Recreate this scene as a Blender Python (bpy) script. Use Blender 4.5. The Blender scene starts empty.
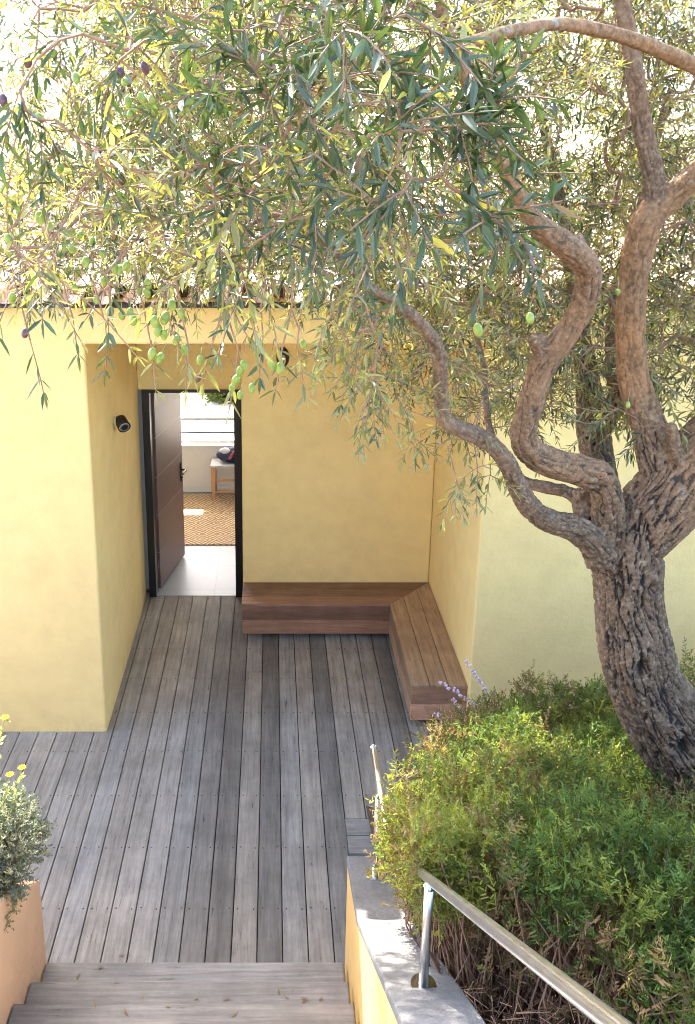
import bpy, bmesh, math, random
import numpy as np
from mathutils import Vector, Matrix, noise
R = math.radians
random.seed(7)
rng = np.random.default_rng(7)
scene = bpy.context.scene
COL = scene.collection

# ------------------------------------------------------------------ camera
H = 4.30; PITCH = R(15.44); F = 880.0; CX = 272.0; CY = 408.0
cam_d = bpy.data.cameras.new('camera'); cam = bpy.data.objects.new('camera', cam_d); COL.objects.link(cam)
cam.location = (0, 0, H); cam.rotation_euler = (R(90) - PITCH, 0, 0)
cam_d.sensor_fit = 'VERTICAL'; cam_d.sensor_height = 36; cam_d.lens = F / 1024 * 36
cam_d.shift_x = (347.5 - CX) / 1024; cam_d.shift_y = -(512 - CY) / 1024
cam_d.clip_start = 0.05; cam_d.clip_end = 2000
scene.camera = cam

def at(px, py, D):
    """the point at forward distance D that is seen at a pixel of the photograph (used while tracing limbs)"""
    t = math.tan(PITCH + math.atan((py - CY) / F))
    zc = D * (math.cos(PITCH) + math.sin(PITCH) * t)
    return Vector(((px - CX) * zc / F, D, H - D * t))
def atv(px, py, D):
    t = np.tan(PITCH + np.arctan((py - CY) / F))
    zc = D * (math.cos(PITCH) + math.sin(PITCH) * t)
    return np.stack([(px - CX) * zc / F, D, H - D * t], -1)
def proj(P):
    d = P[:, 1] * math.cos(PITCH) + (H - P[:, 2]) * math.sin(PITCH)
    u = -P[:, 1] * math.sin(PITCH) + (H - P[:, 2]) * math.cos(PITCH)
    d = np.maximum(d, 1e-3)
    return CX + P[:, 0] * F / d, CY + u * F / d, d

# ------------------------------------------------------------------ materials
def mat(name):
    m = bpy.data.materials.new(name); m.use_nodes = True
    nt = m.node_tree; b = nt.nodes['Principled BSDF']
    return m, nt, b
def N(nt, t, **kw):
    n = nt.nodes.new(t)
    for k, v in kw.items():
        if k.startswith('i_'): n.inputs[k[2:].replace('_', ' ')].default_value = v
        else: setattr(n, k, v)
    return n
def ramp(nt, src, stops):
    r = nt.nodes.new('ShaderNodeValToRGB')
    el = r.color_ramp.elements
    while len(el) < len(stops): el.new(0.5)
    for e, (p, c) in zip(el, stops):
        e.position = p; e.color = (c[0], c[1], c[2], 1) if not isinstance(c, (int, float)) else (c, c, c, 1)
    nt.links.new(src, r.inputs['Fac']); return r.outputs['Color']
def mixc(nt, fac, a, b, mode='MIX'):
    m = nt.nodes.new('ShaderNodeMix'); m.data_type = 'RGBA'; m.blend_type = mode
    for i, v in ((0, fac), (6, a), (7, b)):
        if hasattr(v, 'is_output') or isinstance(v, bpy.types.NodeSocket): nt.links.new(v, m.inputs[i])
        else: m.inputs[i].default_value = v if i == 0 else ((*v, 1) if len(v) == 3 else v)
    return m.outputs[2]
def coords(nt, scale=(1, 1, 1), kind='Object'):
    tc = nt.nodes.new('ShaderNodeTexCoord'); mp = nt.nodes.new('ShaderNodeMapping')
    mp.inputs['Scale'].default_value = scale
    nt.links.new(tc.outputs[kind], mp.inputs['Vector']); return mp.outputs['Vector']
def noise_n(nt, vec, scale, detail=6, rough=.55):
    n = N(nt, 'ShaderNodeTexNoise'); n.inputs['Scale'].default_value = scale
    n.inputs['Detail'].default_value = detail; n.inputs['Roughness'].default_value = rough
    nt.links.new(vec, n.inputs['Vector']); return n.outputs['Fac']
def bump(nt, b, h, strength, dist):
    bp = nt.nodes.new('ShaderNodeBump'); bp.inputs['Strength'].default_value = strength
    bp.inputs['Distance'].default_value = dist; nt.links.new(h, bp.inputs['Height'])
    nt.links.new(bp.outputs['Normal'], b.inputs['Normal']); return bp

def plain(name, col, rough=.5, metal=0.0, var=.15, scale=30, bumps=.0):
    m, nt, b = mat(name)
    v = coords(nt); n = noise_n(nt, v, scale)
    c = ramp(nt, n, [(.3, [x * (1 - var) for x in col]), (.7, [min(1, x * (1 + var)) for x in col])])
    nt.links.new(c, b.inputs['Base Color'])
    b.inputs['Roughness'].default_value = rough; b.inputs['Metallic'].default_value = metal
    if bumps: bump(nt, b, n, bumps, .01)
    return m

def stucco(name, col, dirt=(.45, .32, .16), fine=220):
    m, nt, b = mat(name)
    v = coords(nt)
    big = noise_n(nt, v, .9, 4, .6); mid = noise_n(nt, v, 6, 5, .6); fin = noise_n(nt, v, fine, 3, .7); trow = noise_n(nt, v, 26, 4, .65)
    c1 = ramp(nt, big, [(.3, [x * .90 for x in col]), (.7, [min(1, x * 1.07) for x in col])])
    c2 = mixc(nt, .25, c1, ramp(nt, mid, [(.35, [x * .84 for x in col]), (.65, [min(1, x * 1.14) for x in col])]))
    # splash-back dirt just above the deck and stains with a shape of their own
    sx = N(nt, 'ShaderNodeSeparateXYZ'); nt.links.new(v, sx.inputs[0])
    a = N(nt, 'ShaderNodeMath', operation='MULTIPLY_ADD'); nt.links.new(mid, a.inputs[0]); a.inputs[1].default_value = .35
    nt.links.new(sx.outputs['Z'], a.inputs[2])
    d = ramp(nt, a.outputs[0], [(.10, .22), (.24, .0)])
    c3 = mixc(nt, d, c2, dirt)
    sp = noise_n(nt, v, 17, 2, .5)
    c4 = mixc(nt, ramp(nt, sp, [(.73, 0.0), (.77, .35)]), c3, [x * .6 for x in col])
    nt.links.new(c4, b.inputs['Base Color']); b.inputs['Roughness'].default_value = .92
    mx = N(nt, 'ShaderNodeMath', operation='MULTIPLY_ADD'); nt.links.new(trow, mx.inputs[0]); mx.inputs[1].default_value = 2.2
    nt.links.new(fin, mx.inputs[2])
    bump(nt, b, mx.outputs[0], .6, .005)
    return m

def wood(name, c_lo, c_hi, crack, axis='Y', rough=.8, grain=60, tint=True, bs=.5):
    """board wood: grain along an axis, one tint and one grain offset for each board from the colour attribute"""
    m, nt, b = mat(name)
    sc = {'X': (.07, 1, 1), 'Y': (1, .07, 1), 'Z': (1, 1, .07)}[axis]
    v = coords(nt, sc)
    at_ = N(nt, 'ShaderNodeAttribute', attribute_name='tint')
    sep = N(nt, 'ShaderNodeSeparateColor'); nt.links.new(at_.outputs['Color'], sep.inputs[0])
    cm = N(nt, 'ShaderNodeCombineXYZ'); 
    ml = N(nt, 'ShaderNodeMath', operation='MULTIPLY'); nt.links.new(sep.outputs[1], ml.inputs[0]); ml.inputs[1].default_value = 37.
    for i in range(3): nt.links.new(ml.outputs[0], cm.inputs[i])
    ad = N(nt, 'ShaderNodeVectorMath', operation='ADD'); nt.links.new(v, ad.inputs[0]); nt.links.new(cm.outputs[0], ad.inputs[1])
    vv = ad.outputs[0]
    g1 = noise_n(nt, vv, grain, 10, .78); g2 = noise_n(nt, vv, grain * .3, 6, .7)
    wv = N(nt, 'ShaderNodeTexWave'); wv.bands_direction = 'Y' if axis == 'X' else 'X'; wv.inputs['Scale'].default_value = 5.; wv.inputs['Distortion'].default_value = 14; wv.inputs['Detail'].default_value = 4; wv.inputs['Detail Scale'].default_value = 1.2; nt.links.new(vv, wv.inputs['Vector'])
    v2 = coords(nt, (1, 1, 1)); blot = noise_n(nt, v2, 2.6, 6, .7)
    c = ramp(nt, g1, [(.34, c_lo), (.62, c_hi)])
    c = mixc(nt, ramp(nt, wv.outputs['Fac'], [(.0, .45), (.35, 0.)]), c, [x * .7 for x in c_lo])
    c = mixc(nt, .55, c, ramp(nt, g2, [(.25, [x * .75 for x in c_lo]), (.75, [min(1, x * 1.12) for x in c_hi])]))
    c = mixc(nt, ramp(nt, blot, [(.35, .42), (.62, 0.0)]), c, [x * .55 for x in c_lo])
    cr = ramp(nt, g1, [(.33, 1.0), (.40, 0.0)])
    c = mixc(nt, cr, c, crack)
    # per board brightness
    br = N(nt, 'ShaderNodeMix', data_type='RGBA', blend_type='MULTIPLY'); br.inputs[0].default_value = 1
    nt.links.new(c, br.inputs[6])
    cc = N(nt, 'ShaderNodeCombineColor')
    w1 = N(nt, 'ShaderNodeMath', operation='MULTIPLY_ADD'); nt.links.new(sep.outputs[2], w1.inputs[0]); w1.inputs[1].default_value = -.28; w1.inputs[2].default_value = 1.0
    w2 = N(nt, 'ShaderNodeMath', operation='MULTIPLY'); nt.links.new(w1.outputs[0], w2.inputs[0]); nt.links.new(sep.outputs[0], w2.inputs[1])
    w3 = N(nt, 'ShaderNodeMath', operation='MULTIPLY_ADD'); nt.links.new(sep.outputs[2], w3.inputs[0]); w3.inputs[1].default_value = -.14; w3.inputs[2].default_value = 1.0
    w4 = N(nt, 'ShaderNodeMath', operation='MULTIPLY'); nt.links.new(w3.outputs[0], w4.inputs[0]); nt.links.new(sep.outputs[0], w4.inputs[1])
    nt.links.new(sep.outputs[0], cc.inputs[0]); nt.links.new(w4.outputs[0], cc.inputs[1]); nt.links.new(w2.outputs[0], cc.inputs[2])
    nt.links.new(cc.outputs[0], br.inputs[7])
    nt.links.new(br.outputs[2], b.inputs['Base Color'])
    b.inputs['Roughness'].default_value = rough
    bump(nt, b, g1, bs, .004)
    return m

def foliage(name, front, back, trans, tf=.4, rough=.45, spec=.4):
    """leaves: upper and lower side colour, light shining through; 'tint' attribute: r brightness, g yellowness, b brownness"""
    m, nt, b = mat(name)
    out = nt.nodes['Material Output']
    at_ = N(nt, 'ShaderNodeAttribute', attribute_name='tint')
    sep = N(nt, 'ShaderNodeSeparateColor'); nt.links.new(at_.outputs['Color'], sep.inputs[0])
    gi = N(nt, 'ShaderNodeNewGeometry')
    c = mixc(nt, gi.outputs['Backfacing'], front, back)
    c = mixc(nt, sep.outputs[1], c, (.50, .44, .06))
    c = mixc(nt, sep.outputs[2], c, (.24, .145, .07))
    sc = N(nt, 'ShaderNodeVectorMath', operation='SCALE'); nt.links.new(c, sc.inputs[0]); nt.links.new(sep.outputs[0], sc.inputs[3])
    nt.links.new(sc.outputs[0], b.inputs['Base Color'])
    b.inputs['Roughness'].default_value = rough; b.inputs['Specular IOR Level'].default_value = spec
    tr = N(nt, 'ShaderNodeBsdfTranslucent')
    t = mixc(nt, sep.outputs[1], trans, (.62, .52, .06)); t = mixc(nt, sep.outputs[2], t, (.35, .18, .08))
    sc2 = N(nt, 'ShaderNodeVectorMath', operation='SCALE'); nt.links.new(t, sc2.inputs[0]); nt.links.new(sep.outputs[0], sc2.inputs[3])
    nt.links.new(sc2.outputs[0], tr.inputs['Color'])
    mx = N(nt, 'ShaderNodeMixShader'); mx.inputs[0].default_value = tf
    nt.links.new(b.outputs[0], mx.inputs[1]); nt.links.new(tr.outputs[0], mx.inputs[2]); nt.links.new(mx.outputs[0], out.inputs['Surface'])
    return m

YEL = (.95, .71, .29)
M = {}
M['stucco'] = stucco('yellow_stucco', YEL)
M['stucco_wall'] = stucco('ochre_stucco', (.80, .50, .17), dirt=(.5, .3, .15))
M['peach'] = stucco('peach_stucco', (.80, .53, .33), dirt=(.5, .32, .2))
M['white'] = plain('white_plaster', (.82, .79, .72), .9, var=.04, scale=5)
M['deckwood'] = wood('weathered_deck_wood', (.20, .183, .155), (.51, .472, .41), (.05, .045, .042), 'Y')
M['stepwood'] = wood('weathered_step_wood', (.17, .158, .14), (.43, .40, .36), (.05, .047, .044), 'X')
M['bench_x'] = wood('brown_hardwood', (.16, .08, .048), (.38, .215, .13), (.035, .016, .01), 'X', rough=.55, grain=70, bs=.25)
M['bench_y'] = wood('brown_hardwood_lengthwise', (.18, .11, .065), (.46, .31, .19), (.035, .016, .01), 'Y', rough=.55, grain=70, bs=.25)
M['screw'] = plain('dark_screw', (.03, .028, .027), .5, .3)
M['black'] = plain('black_metal', (.012, .012, .014), .35, 0, scale=60)
M['door'] = plain('brown_door_paint', (.17, .095, .075), .42, 0, var=.04, scale=8)
M['groove'] = plain('groove_metal', (.40, .36, .34), .35, .6, var=.05)
M['steel'] = plain('stainless_steel', (.76, .76, .76), .28, 1, var=.12, scale=14)
M['chrome'] = plain('chrome', (.8, .8, .8), .12, 1, var=.03)
M['soil'] = plain('dry_soil', (.12, .08, .055), .95, var=.45, scale=14, bumps=.8)
M['ground'] = plain('dry_ground', (.20, .17, .12), .95, var=.3, scale=3, bumps=.5)
M['paving'] = plain('pale_paving', (.66, .62, .54), .9, var=.08, scale=4)
M['twig'] = plain('twig_bark', (.26, .155, .095), .8, var=.35, scale=25)
M['dead'] = plain('dead_twig', (.27, .15, .085), .85, var=.4, scale=30)
M['oakleg'] = plain('light_oak', (.50, .28, .14), .5, var=.12, scale=20)
M['glass'] = None

def m_tilefloor():
    m, nt, b = mat('grey_floor_tiles'); v = coords(nt)
    br = N(nt, 'ShaderNodeTexBrick'); br.offset = 0; br.inputs['Scale'].default_value = 1
    br.inputs['Brick Width'].default_value = .6; br.inputs['Row Height'].default_value = .6; br.inputs['Mortar Size'].default_value = .004
    br.inputs['Color1'].default_value = (.36, .37, .37, 1); br.inputs['Color2'].default_value = (.33, .34, .345, 1); br.inputs['Mortar'].default_value = (.26, .26, .25, 1)
    nt.links.new(v, br.inputs['Vector'])
    c = mixc(nt, ramp(nt, noise_n(nt, v, 5, 6), [(.35, .35), (.65, 0.)]), br.outputs['Color'], (.36, .36, .35))
    nt.links.new(c, b.inputs['Base Color']); b.inputs['Roughness'].default_value = .35
    return m
M['tilefloor'] = m_tilefloor()
def m_rug():
    m, nt, b = mat('woven_jute'); v = coords(nt)
    # blocks of slanting weave that change direction
    ch = N(nt, 'ShaderNodeTexChecker'); ch.inputs['Scale'].default_value = 6.0; nt.links.new(v, ch.inputs['Vector'])
    outs = []
    for rot in (R(35), R(-50)):
        mp = N(nt, 'ShaderNodeMapping'); mp.inputs['Rotation'].default_value = (0, 0, rot); nt.links.new(v, mp.inputs['Vector'])
        w = N(nt, 'ShaderNodeTexWave'); w.inputs['Scale'].default_value = 7.5; w.inputs['Distortion'].default_value = 2.2; w.inputs['Detail'].default_value = 3
        nt.links.new(mp.outputs[0], w.inputs['Vector']); outs.append(w.outputs['Fac'])
    mx = N(nt, 'ShaderNodeMix'); nt.links.new(ch.outputs['Fac'], mx.inputs[0]); nt.links.new(outs[0], mx.inputs[2]); nt.links.new(outs[1], mx.inputs[3])
    c = ramp(nt, mx.outputs[0], [(.3, (.30, .19, .10)), (.6, (.66, .50, .33))])
    nt.links.new(c, b.inputs['Base Color']); b.inputs['Roughness'].default_value = .95
    bump(nt, b, mx.outputs[0], .8, .01)
    return m
M['rug'] = m_rug()
def m_coping():
    m, nt, b = mat('grey_concrete'); v = coords(nt)
    n1 = noise_n(nt, v, 4, 6, .6); n2 = noise_n(nt, v, 40, 5, .7); n3 = noise_n(nt, v, 160, 3, .7)
    c = ramp(nt, n1, [(.3, (.11, .106, .10)), (.7, (.21, .205, .195))])
    c = mixc(nt, .4, c, ramp(nt, n2, [(.3, (.07, .068, .065)), (.7, (.27, .26, .245))]))
    nt.links.new(c, b.inputs['Base Color']); b.inputs['Roughness'].default_value = .9
    a = N(nt, 'ShaderNodeMath', operation='ADD'); nt.links.new(n2, a.inputs[0]); nt.links.new(n3, a.inputs[1])
    bump(nt, b, a.outputs[0], .6, .006)
    return m
M['coping'] = m_coping()
def m_tile():
    m, nt, b = mat('terracotta_tile'); v = coords(nt)
    at_ = N(nt, 'ShaderNodeAttribute', attribute_name='tint')
    n1 = noise_n(nt, v, 9, 6, .65); n2 = noise_n(nt, v, 60, 4, .7)
    c = ramp(nt, n1, [(.3, (.55, .36, .27)), (.7, (.78, .62, .52))])
    c = mixc(nt, ramp(nt, n2, [(.5, 0.), (.68, .6)]), c, (.42, .40, .35))
    c = mixc(nt, 1., c, at_.outputs['Color'], 'MULTIPLY')
    nt.links.new(c, b.inputs['Base Color']); b.inputs['Roughness'].default_value = .9
    bump(nt, b, n2, .4, .006)
    return m
M['tile'] = m_tile()
def m_bark():
    m, nt, b = mat('olive_bark')
    v = coords(nt)
    at_ = N(nt, 'ShaderNodeAttribute', attribute_name='bark')   # r: height of the ridges, g: thick old bark, b: bare young wood
    sep = N(nt, 'ShaderNodeSeparateColor'); nt.links.new(at_.outputs['Color'], sep.inputs[0])
    n1 = noise_n(nt, v, 7, 6, .65); n2 = noise_n(nt, v, 55, 6, .7); n3 = noise_n(nt, v, 22, 5, .6)
    old = ramp(nt, n2, [(.25, (.055, .032, .018)), (.5, (.16, .10, .057)), (.75, (.42, .29, .175))])
    old = mixc(nt, ramp(nt, n1, [(.5, 0.), (.72, .55)]), old, (.34, .22, .13))
    young = ramp(nt, n2, [(.3, (.12, .06, .026)), (.72, (.42, .245, .11))])
    young = mixc(nt, ramp(nt, n1, [(.45, 0.), (.65, .6)]), young, (.40, .20, .085))
    c = mixc(nt, sep.outputs[2], old, young)
    c = mixc(nt, ramp(nt, n3, [(.62, 0.), (.70, .6)]), c, (.33, .33, .27))      # lichen
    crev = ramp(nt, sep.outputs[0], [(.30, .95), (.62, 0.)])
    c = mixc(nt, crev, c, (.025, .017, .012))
    nt.links.new(c, b.inputs['Base Color']); b.inputs['Roughness'].default_value = .92
    a = N(nt, 'ShaderNodeMath', operation='MULTIPLY_ADD'); nt.links.new(n2, a.inputs[0]); a.inputs[1].default_value = 1.3; nt.links.new(n3, a.inputs[2])
    bump(nt, b, a.outputs[0], .9, .008)
    return m
M['bark'] = m_bark()
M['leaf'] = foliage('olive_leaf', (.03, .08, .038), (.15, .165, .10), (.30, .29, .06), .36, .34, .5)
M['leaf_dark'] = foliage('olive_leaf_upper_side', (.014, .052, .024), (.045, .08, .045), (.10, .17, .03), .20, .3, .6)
M['juniper'] = foliage('juniper_spray', (.06, .115, .024), (.07, .125, .03), (.23, .29, .04), .30, .6, .25)
M['grey_foliage'] = foliage('grey_foliage', (.19, .225, .16), (.22, .25, .19), (.25, .29, .18), .25, .7, .2)
def m_olive(name, c1, c2):
    m, nt, b = mat(name); v = coords(nt)
    c = ramp(nt, noise_n(nt, v, 45, 3), [(.35, c1), (.7, c2)])
    nt.links.new(c, b.inputs['Base Color']); b.inputs['Roughness'].default_value = .3
    b.inputs['Subsurface Weight'].default_value = .25; b.inputs['Subsurface Radius'].default_value = (.006, .008, .002); b.inputs['Subsurface Scale'].default_value = 1
    return m
M['olive'] = m_olive('green_olive_skin', (.15, .23, .03), (.30, .37, .07))
M['ripe'] = m_olive('ripe_olive_skin', (.05, .02, .04), (.16, .07, .07))
def m_glass():
    m, nt, b = mat('window_glass'); b.inputs['Transmission Weight'].default_value = 1; b.inputs['Roughness'].default_value = .0; b.inputs['IOR'].default_value = 1.05
    return m
M['glass'] = m_glass()
M['yellowpetal'] = plain('yellow_petal', (.50, .25, .0), .95, var=.1)
M['lilac'] = plain('lilac_flower', (.62, .48, .60), .7, var=.15)
M['greenstem'] = plain('green_stem', (.25, .33, .10), .6, var=.2)
M['navy'] = plain('navy_cloth', (.02, .035, .08), .7, var=.3)
M['rosecloth'] = plain('rose_cloth', (.45, .10, .14), .8, var=.3)
M['palecloth'] = plain('pale_cloth', (.6, .6, .62), .8, var=.1)

# ------------------------------------------------------------------ mesh builders
class MB:
    def __init__(s): s.v = []; s.f = []; s.m = []; s.c = []; s.mats = []
    def _mi(s, m):
        if m not in s.mats: s.mats.append(m)
        return s.mats.index(m)
    def add(s, vs, fs, m, col=(1, .5, 0)):
        o = len(s.v); mi = s._mi(m); s.v += [tuple(p) for p in vs]
        for f in fs: s.f.append([i + o for i in f]); s.m.append(mi); s.c.append(col)
    def box(s, a, b, m, col=(1, .5, 0)):
        (x0, y0, z0), (x1, y1, z1) = a, b
        s.add([(x0, y0, z0), (x1, y0, z0), (x1, y1, z0), (x0, y1, z0), (x0, y0, z1), (x1, y0, z1), (x1, y1, z1), (x0, y1, z1)],
              [(3, 2, 1, 0), (4, 5, 6, 7), (0, 1, 5, 4), (1, 2, 6, 5), (2, 3, 7, 6), (3, 0, 4, 7)], m, col)
    def prism(s, poly, z0, z1, m, col=(1, .5, 0)):
        n = len(poly)
        s.add([(x, y, z0) for x, y in poly] + [(x, y, z1) for x, y in poly],
              [list(range(n))[::-1], list(range(n, 2 * n))] + [(i, (i + 1) % n, (i + 1) % n + n, i + n) for i in range(n)], m, col)
    def profile_x(s, prof, x0, x1, m, col=(1, .5, 0)):
        """profile in (y, z), extruded along x"""
        n = len(prof)
        s.add([(x0, y, z) for y, z in prof] + [(x1, y, z) for y, z in prof],
              [list(range(n)), list(range(n, 2 * n))[::-1]] + [(i + n, (i + 1) % n + n, (i + 1) % n, i) for i in range(n)], m, col)
    def tube(s, pts, rad, m, seg=8, col=(1, .5, 0), cap=True):
        pts = [Vector(p) for p in pts]; n = len(pts)
        if not hasattr(rad, '__len__'): rad = [rad] * n
        t0 = (pts[1] - pts[0]).normalized(); u = t0.orthogonal().normalized(); vs = []
        for i, p in enumerate(pts):
            t = (pts[min(i + 1, n - 1)] - pts[max(i - 1, 0)]).normalized()
            u = (u - t * u.dot(t)).normalized(); w = t.cross(u)
            for k in range(seg):
                a = 2 * math.pi * k / seg; vs.append(p + (u * math.cos(a) + w * math.sin(a)) * rad[i])
        fs = [(i * seg + k, i * seg + (k + 1) % seg, (i + 1) * seg + (k + 1) % seg, (i + 1) * seg + k) for i in range(n - 1) for k in range(seg)]
        if cap: fs += [list(range(seg))[::-1], list(range((n - 1) * seg, n * seg))]
        s.add(vs, fs, m, col)
    def ball(s, c, r, m, seg=12, rings=8, col=(1, .5, 0)):
        c = Vector(c); r = Vector(r) if hasattr(r, '__len__') else Vector((r, r, r)); vs = [c + Vector((0, 0, r.z))]
        for i in range(1, rings):
            a = math.pi * i / rings
            for k in range(seg):
                b = 2 * math.pi * k / seg
                vs.append(c + Vector((r.x * math.sin(a) * math.cos(b), r.y * math.sin(a) * math.sin(b), r.z * math.cos(a))))
        vs.append(c - Vector((0, 0, r.z))); L = len(vs) - 1; fs = [(0, 1 + k, 1 + (k + 1) % seg) for k in range(seg)]
        for i in range(rings - 2):
            for k in range(seg): fs.append((1 + i * seg + k, 1 + (i + 1) * seg + k, 1 + (i + 1) * seg + (k + 1) % seg, 1 + i * seg + (k + 1) % seg))
        b = 1 + (rings - 2) * seg; fs += [(b + (k + 1) % seg, b + k, L) for k in range(seg)]
        s.add(vs, fs, m, col)
    def build(s, name, parent=None, smooth=False, bevel=0, bseg=2):
        me = bpy.data.meshes.new(name); me.from_pydata(s.v, [], s.f)
        for m in s.mats: me.materials.append(m)
        me.polygons.foreach_set('material_index', s.m)
        ca = me.color_attributes.new('tint', 'FLOAT_COLOR', 'CORNER')
        arr = []
        for f, c in zip(s.f, s.c): arr += [c[0], c[1], c[2], 1] * len(f)
        ca.data.foreach_set('color', arr)
        if smooth: me.polygons.foreach_set('use_smooth', [True] * len(s.f))
        me.update()
        return link(name, me, parent, bevel, bseg)
def link(name, me, parent=None, bevel=0, bseg=2):
    o = bpy.data.objects.new(name, me); COL.objects.link(o)
    if parent:
        o.parent = parent
        o.matrix_parent_inverse = Matrix.Translation(parent.location).inverted() if parent.parent is None else Matrix.Identity(4)
    if bevel:
        b = o.modifiers.new('bevel', 'BEVEL'); b.width = bevel; b.segments = bseg; b.limit_method = 'ANGLE'; b.angle_limit = R(40)
    return o
def thing(name, label, cat, loc, group=None):
    o = bpy.data.objects.new(name, None); COL.objects.link(o); o.location = loc; o.empty_display_size = .1
    return tag(o, label, cat, group)
def tag(o, label=None, cat=None, group=None, kind=None):
    if label: o['label'] = label
    if cat: o['category'] = cat
    if group: o['group'] = group
    if kind: o['kind'] = kind
    return o
def tri_mesh(name, V, T, cols, mats, mi=None, smooth=False, attr='tint', parent=None):
    """V (n,3), T (m,3), cols (m,3) per triangle"""
    me = bpy.data.meshes.new(name)
    me.vertices.add(len(V)); me.vertices.foreach_set('co', np.ascontiguousarray(V, dtype=np.float32).ravel())
    me.loops.add(len(T) * 3); me.loops.foreach_set('vertex_index', np.ascontiguousarray(T, dtype=np.int32).ravel())
    me.polygons.add(len(T)); me.polygons.foreach_set('loop_start', np.arange(0, len(T) * 3, 3, dtype=np.int32))
    for m in mats: me.materials.append(m)
    if mi is not None: me.polygons.foreach_set('material_index', np.ascontiguousarray(mi, dtype=np.int32))
    me.polygons.foreach_set('use_smooth', np.full(len(T), smooth))
    me.update(calc_edges=True)
    ca = me.color_attributes.new(attr, 'FLOAT_COLOR', 'CORNER')
    c = np.ones((len(T), 3, 4), dtype=np.float32); c[:, :, :3] = cols[:, None, :]
    ca.data.foreach_set('color', c.ravel())
    return link(name, me, parent)

# ------------------------------------------------------------------ the setting
g = MB(); g.add([(-300, -300, -.30), (300, -300, -.30), (300, 300, -.30), (-300, 300, -.30)], [(0, 1, 2, 3)], M['ground'])
tag(g.build('ground'), kind='structure')

# deck
BW = .1459; gap = .006; dk = MB(); sc_ = MB()
tone = [1.0, .93, .60, .97, 1.05, .66, 1.0, .90, .64, 1.02, .95, 1.03]
def board_tint(k):
    r = random.random()
    t = random.choice([1.12, 1.0, .94, .88, .60, .52, 1.06, .76])
    return (t, random.random(), random.random() * .45 + .1)
base_tones = {}
for k in range(-42, 42):
    x0 = -.085 + BW * k + gap / 2; x1 = x0 + BW - gap
    if x1 > 2.7 or x0 < -6: continue
    ends = [3.56, 8.36] if -1.38 < (x0 + x1) / 2 < 1.60 else [3.56, 6.1]
    if x0 > .45: ends[0] = 5.045
    cuts = [ends[0]]
    if ends[1] > 8 and random.random() < .2: cuts.append(random.choice([6.85, 7.02, 7.02, 7.3]))
    cuts.append(ends[1]); cuts = sorted(c for c in cuts if ends[0] <= c <= ends[1])
    for a, b in zip(cuts[:-1], cuts[1:]):
        if b - a < .05: continue
        dk.box((x0, a + .002, -.028), (x1, b - .002, 0), M['deckwood'], board_tint(k))
    y = 3.80
    while y < ends[1] - .05:
        if y > ends[0]:
            for xx in (x0 + .022, x1 - .022):
                jx, jy = random.uniform(-.003, .003), random.uniform(-.006, .006)
                sc_.prism([(xx + jx + .0050 * math.cos(a * math.pi / 4), y + jy + .0050 * math.sin(a * math.pi / 4)) for a in range(8)], -.002, .0012, M['screw'])
        y += .49
for a, b in ((4.735, 4.885), (4.891, 5.04)):
    dk.box((.498, a, -.028), (2.7, b, 0), M['stepwood'], (1.05, random.random(), .1))
deck = dk.build('deck', bevel=.003, bseg=1); tag(deck, kind='structure')
o = sc_.build('deck_screws', deck)
jb = MB()
jb.box((-6, 3.5, -.12), (2.7, 8.36, -.034), M['screw']); tag(jb.build('deck_underside'), kind='structure')

# stairs climbing towards the viewer
st = MB()
for k in range(1, 17):
    z = .17 * k; y1 = 3.77 - .266 * (k - 1)
    st.box((-1.215, y1 - .30, z - .045), (.385, y1, z), M['stepwood'], ((.72, .95, .82)[k % 3], random.random(), .15))
    st.box((-1.215, y1 - .055, z - .165), (.385, y1 - .03, z - .048), M['stepwood'], (.8, random.random(), 0))
st.box((-1.215, -3.5, 2.72 - .05), (.385, -.30, 2.72 - .004), M['stepwood'], (.95, .3, 0))
tag(st.build('stairs', bevel=.012, bseg=2), kind='structure')

# sloping beds each side
def bed_z(y):
    return max(.02, min(2.55, .62 + .68 * (3.45 - y))) if y < 3.9 else max(.0, .30 - .25 * (y - 3.9))
def terrain(name, x0, x1, y0, y1, zf, m, step=.12):
    nx = int((x1 - x0) / step) + 1; ny = int((y1 - y0) / step) + 1; b = MB(); vs = []
    for j in range(ny + 1):
        for i in range(nx + 1):
            x = x0 + (x1 - x0) * i / nx; y = y0 + (y1 - y0) * j / ny
            vs.append((x, y, zf(x, y) + .05 * noise.noise((x * 3, y * 3, 0)) * (0 if i in (0, nx) else 1)))
    fs = [(j * (nx + 1) + i, j * (nx + 1) + i + 1, (j + 1) * (nx + 1) + i + 1, (j + 1) * (nx + 1) + i) for j in range(ny) for i in range(nx)]
    b.add(vs, fs, m); return tag(b.build(name, smooth=True), kind='structure')
terrain('planting_bed', .655, 9, -3.5, 6.0, lambda x, y: bed_z(y) if y < 5.2 or x > 1.6 else -.06, M['soil'])
terrain('soil_bank', -9, -1.42, -3.5, 3.76, lambda x, y: .58 + .66 * (3.76 - y), M['soil'])

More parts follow.
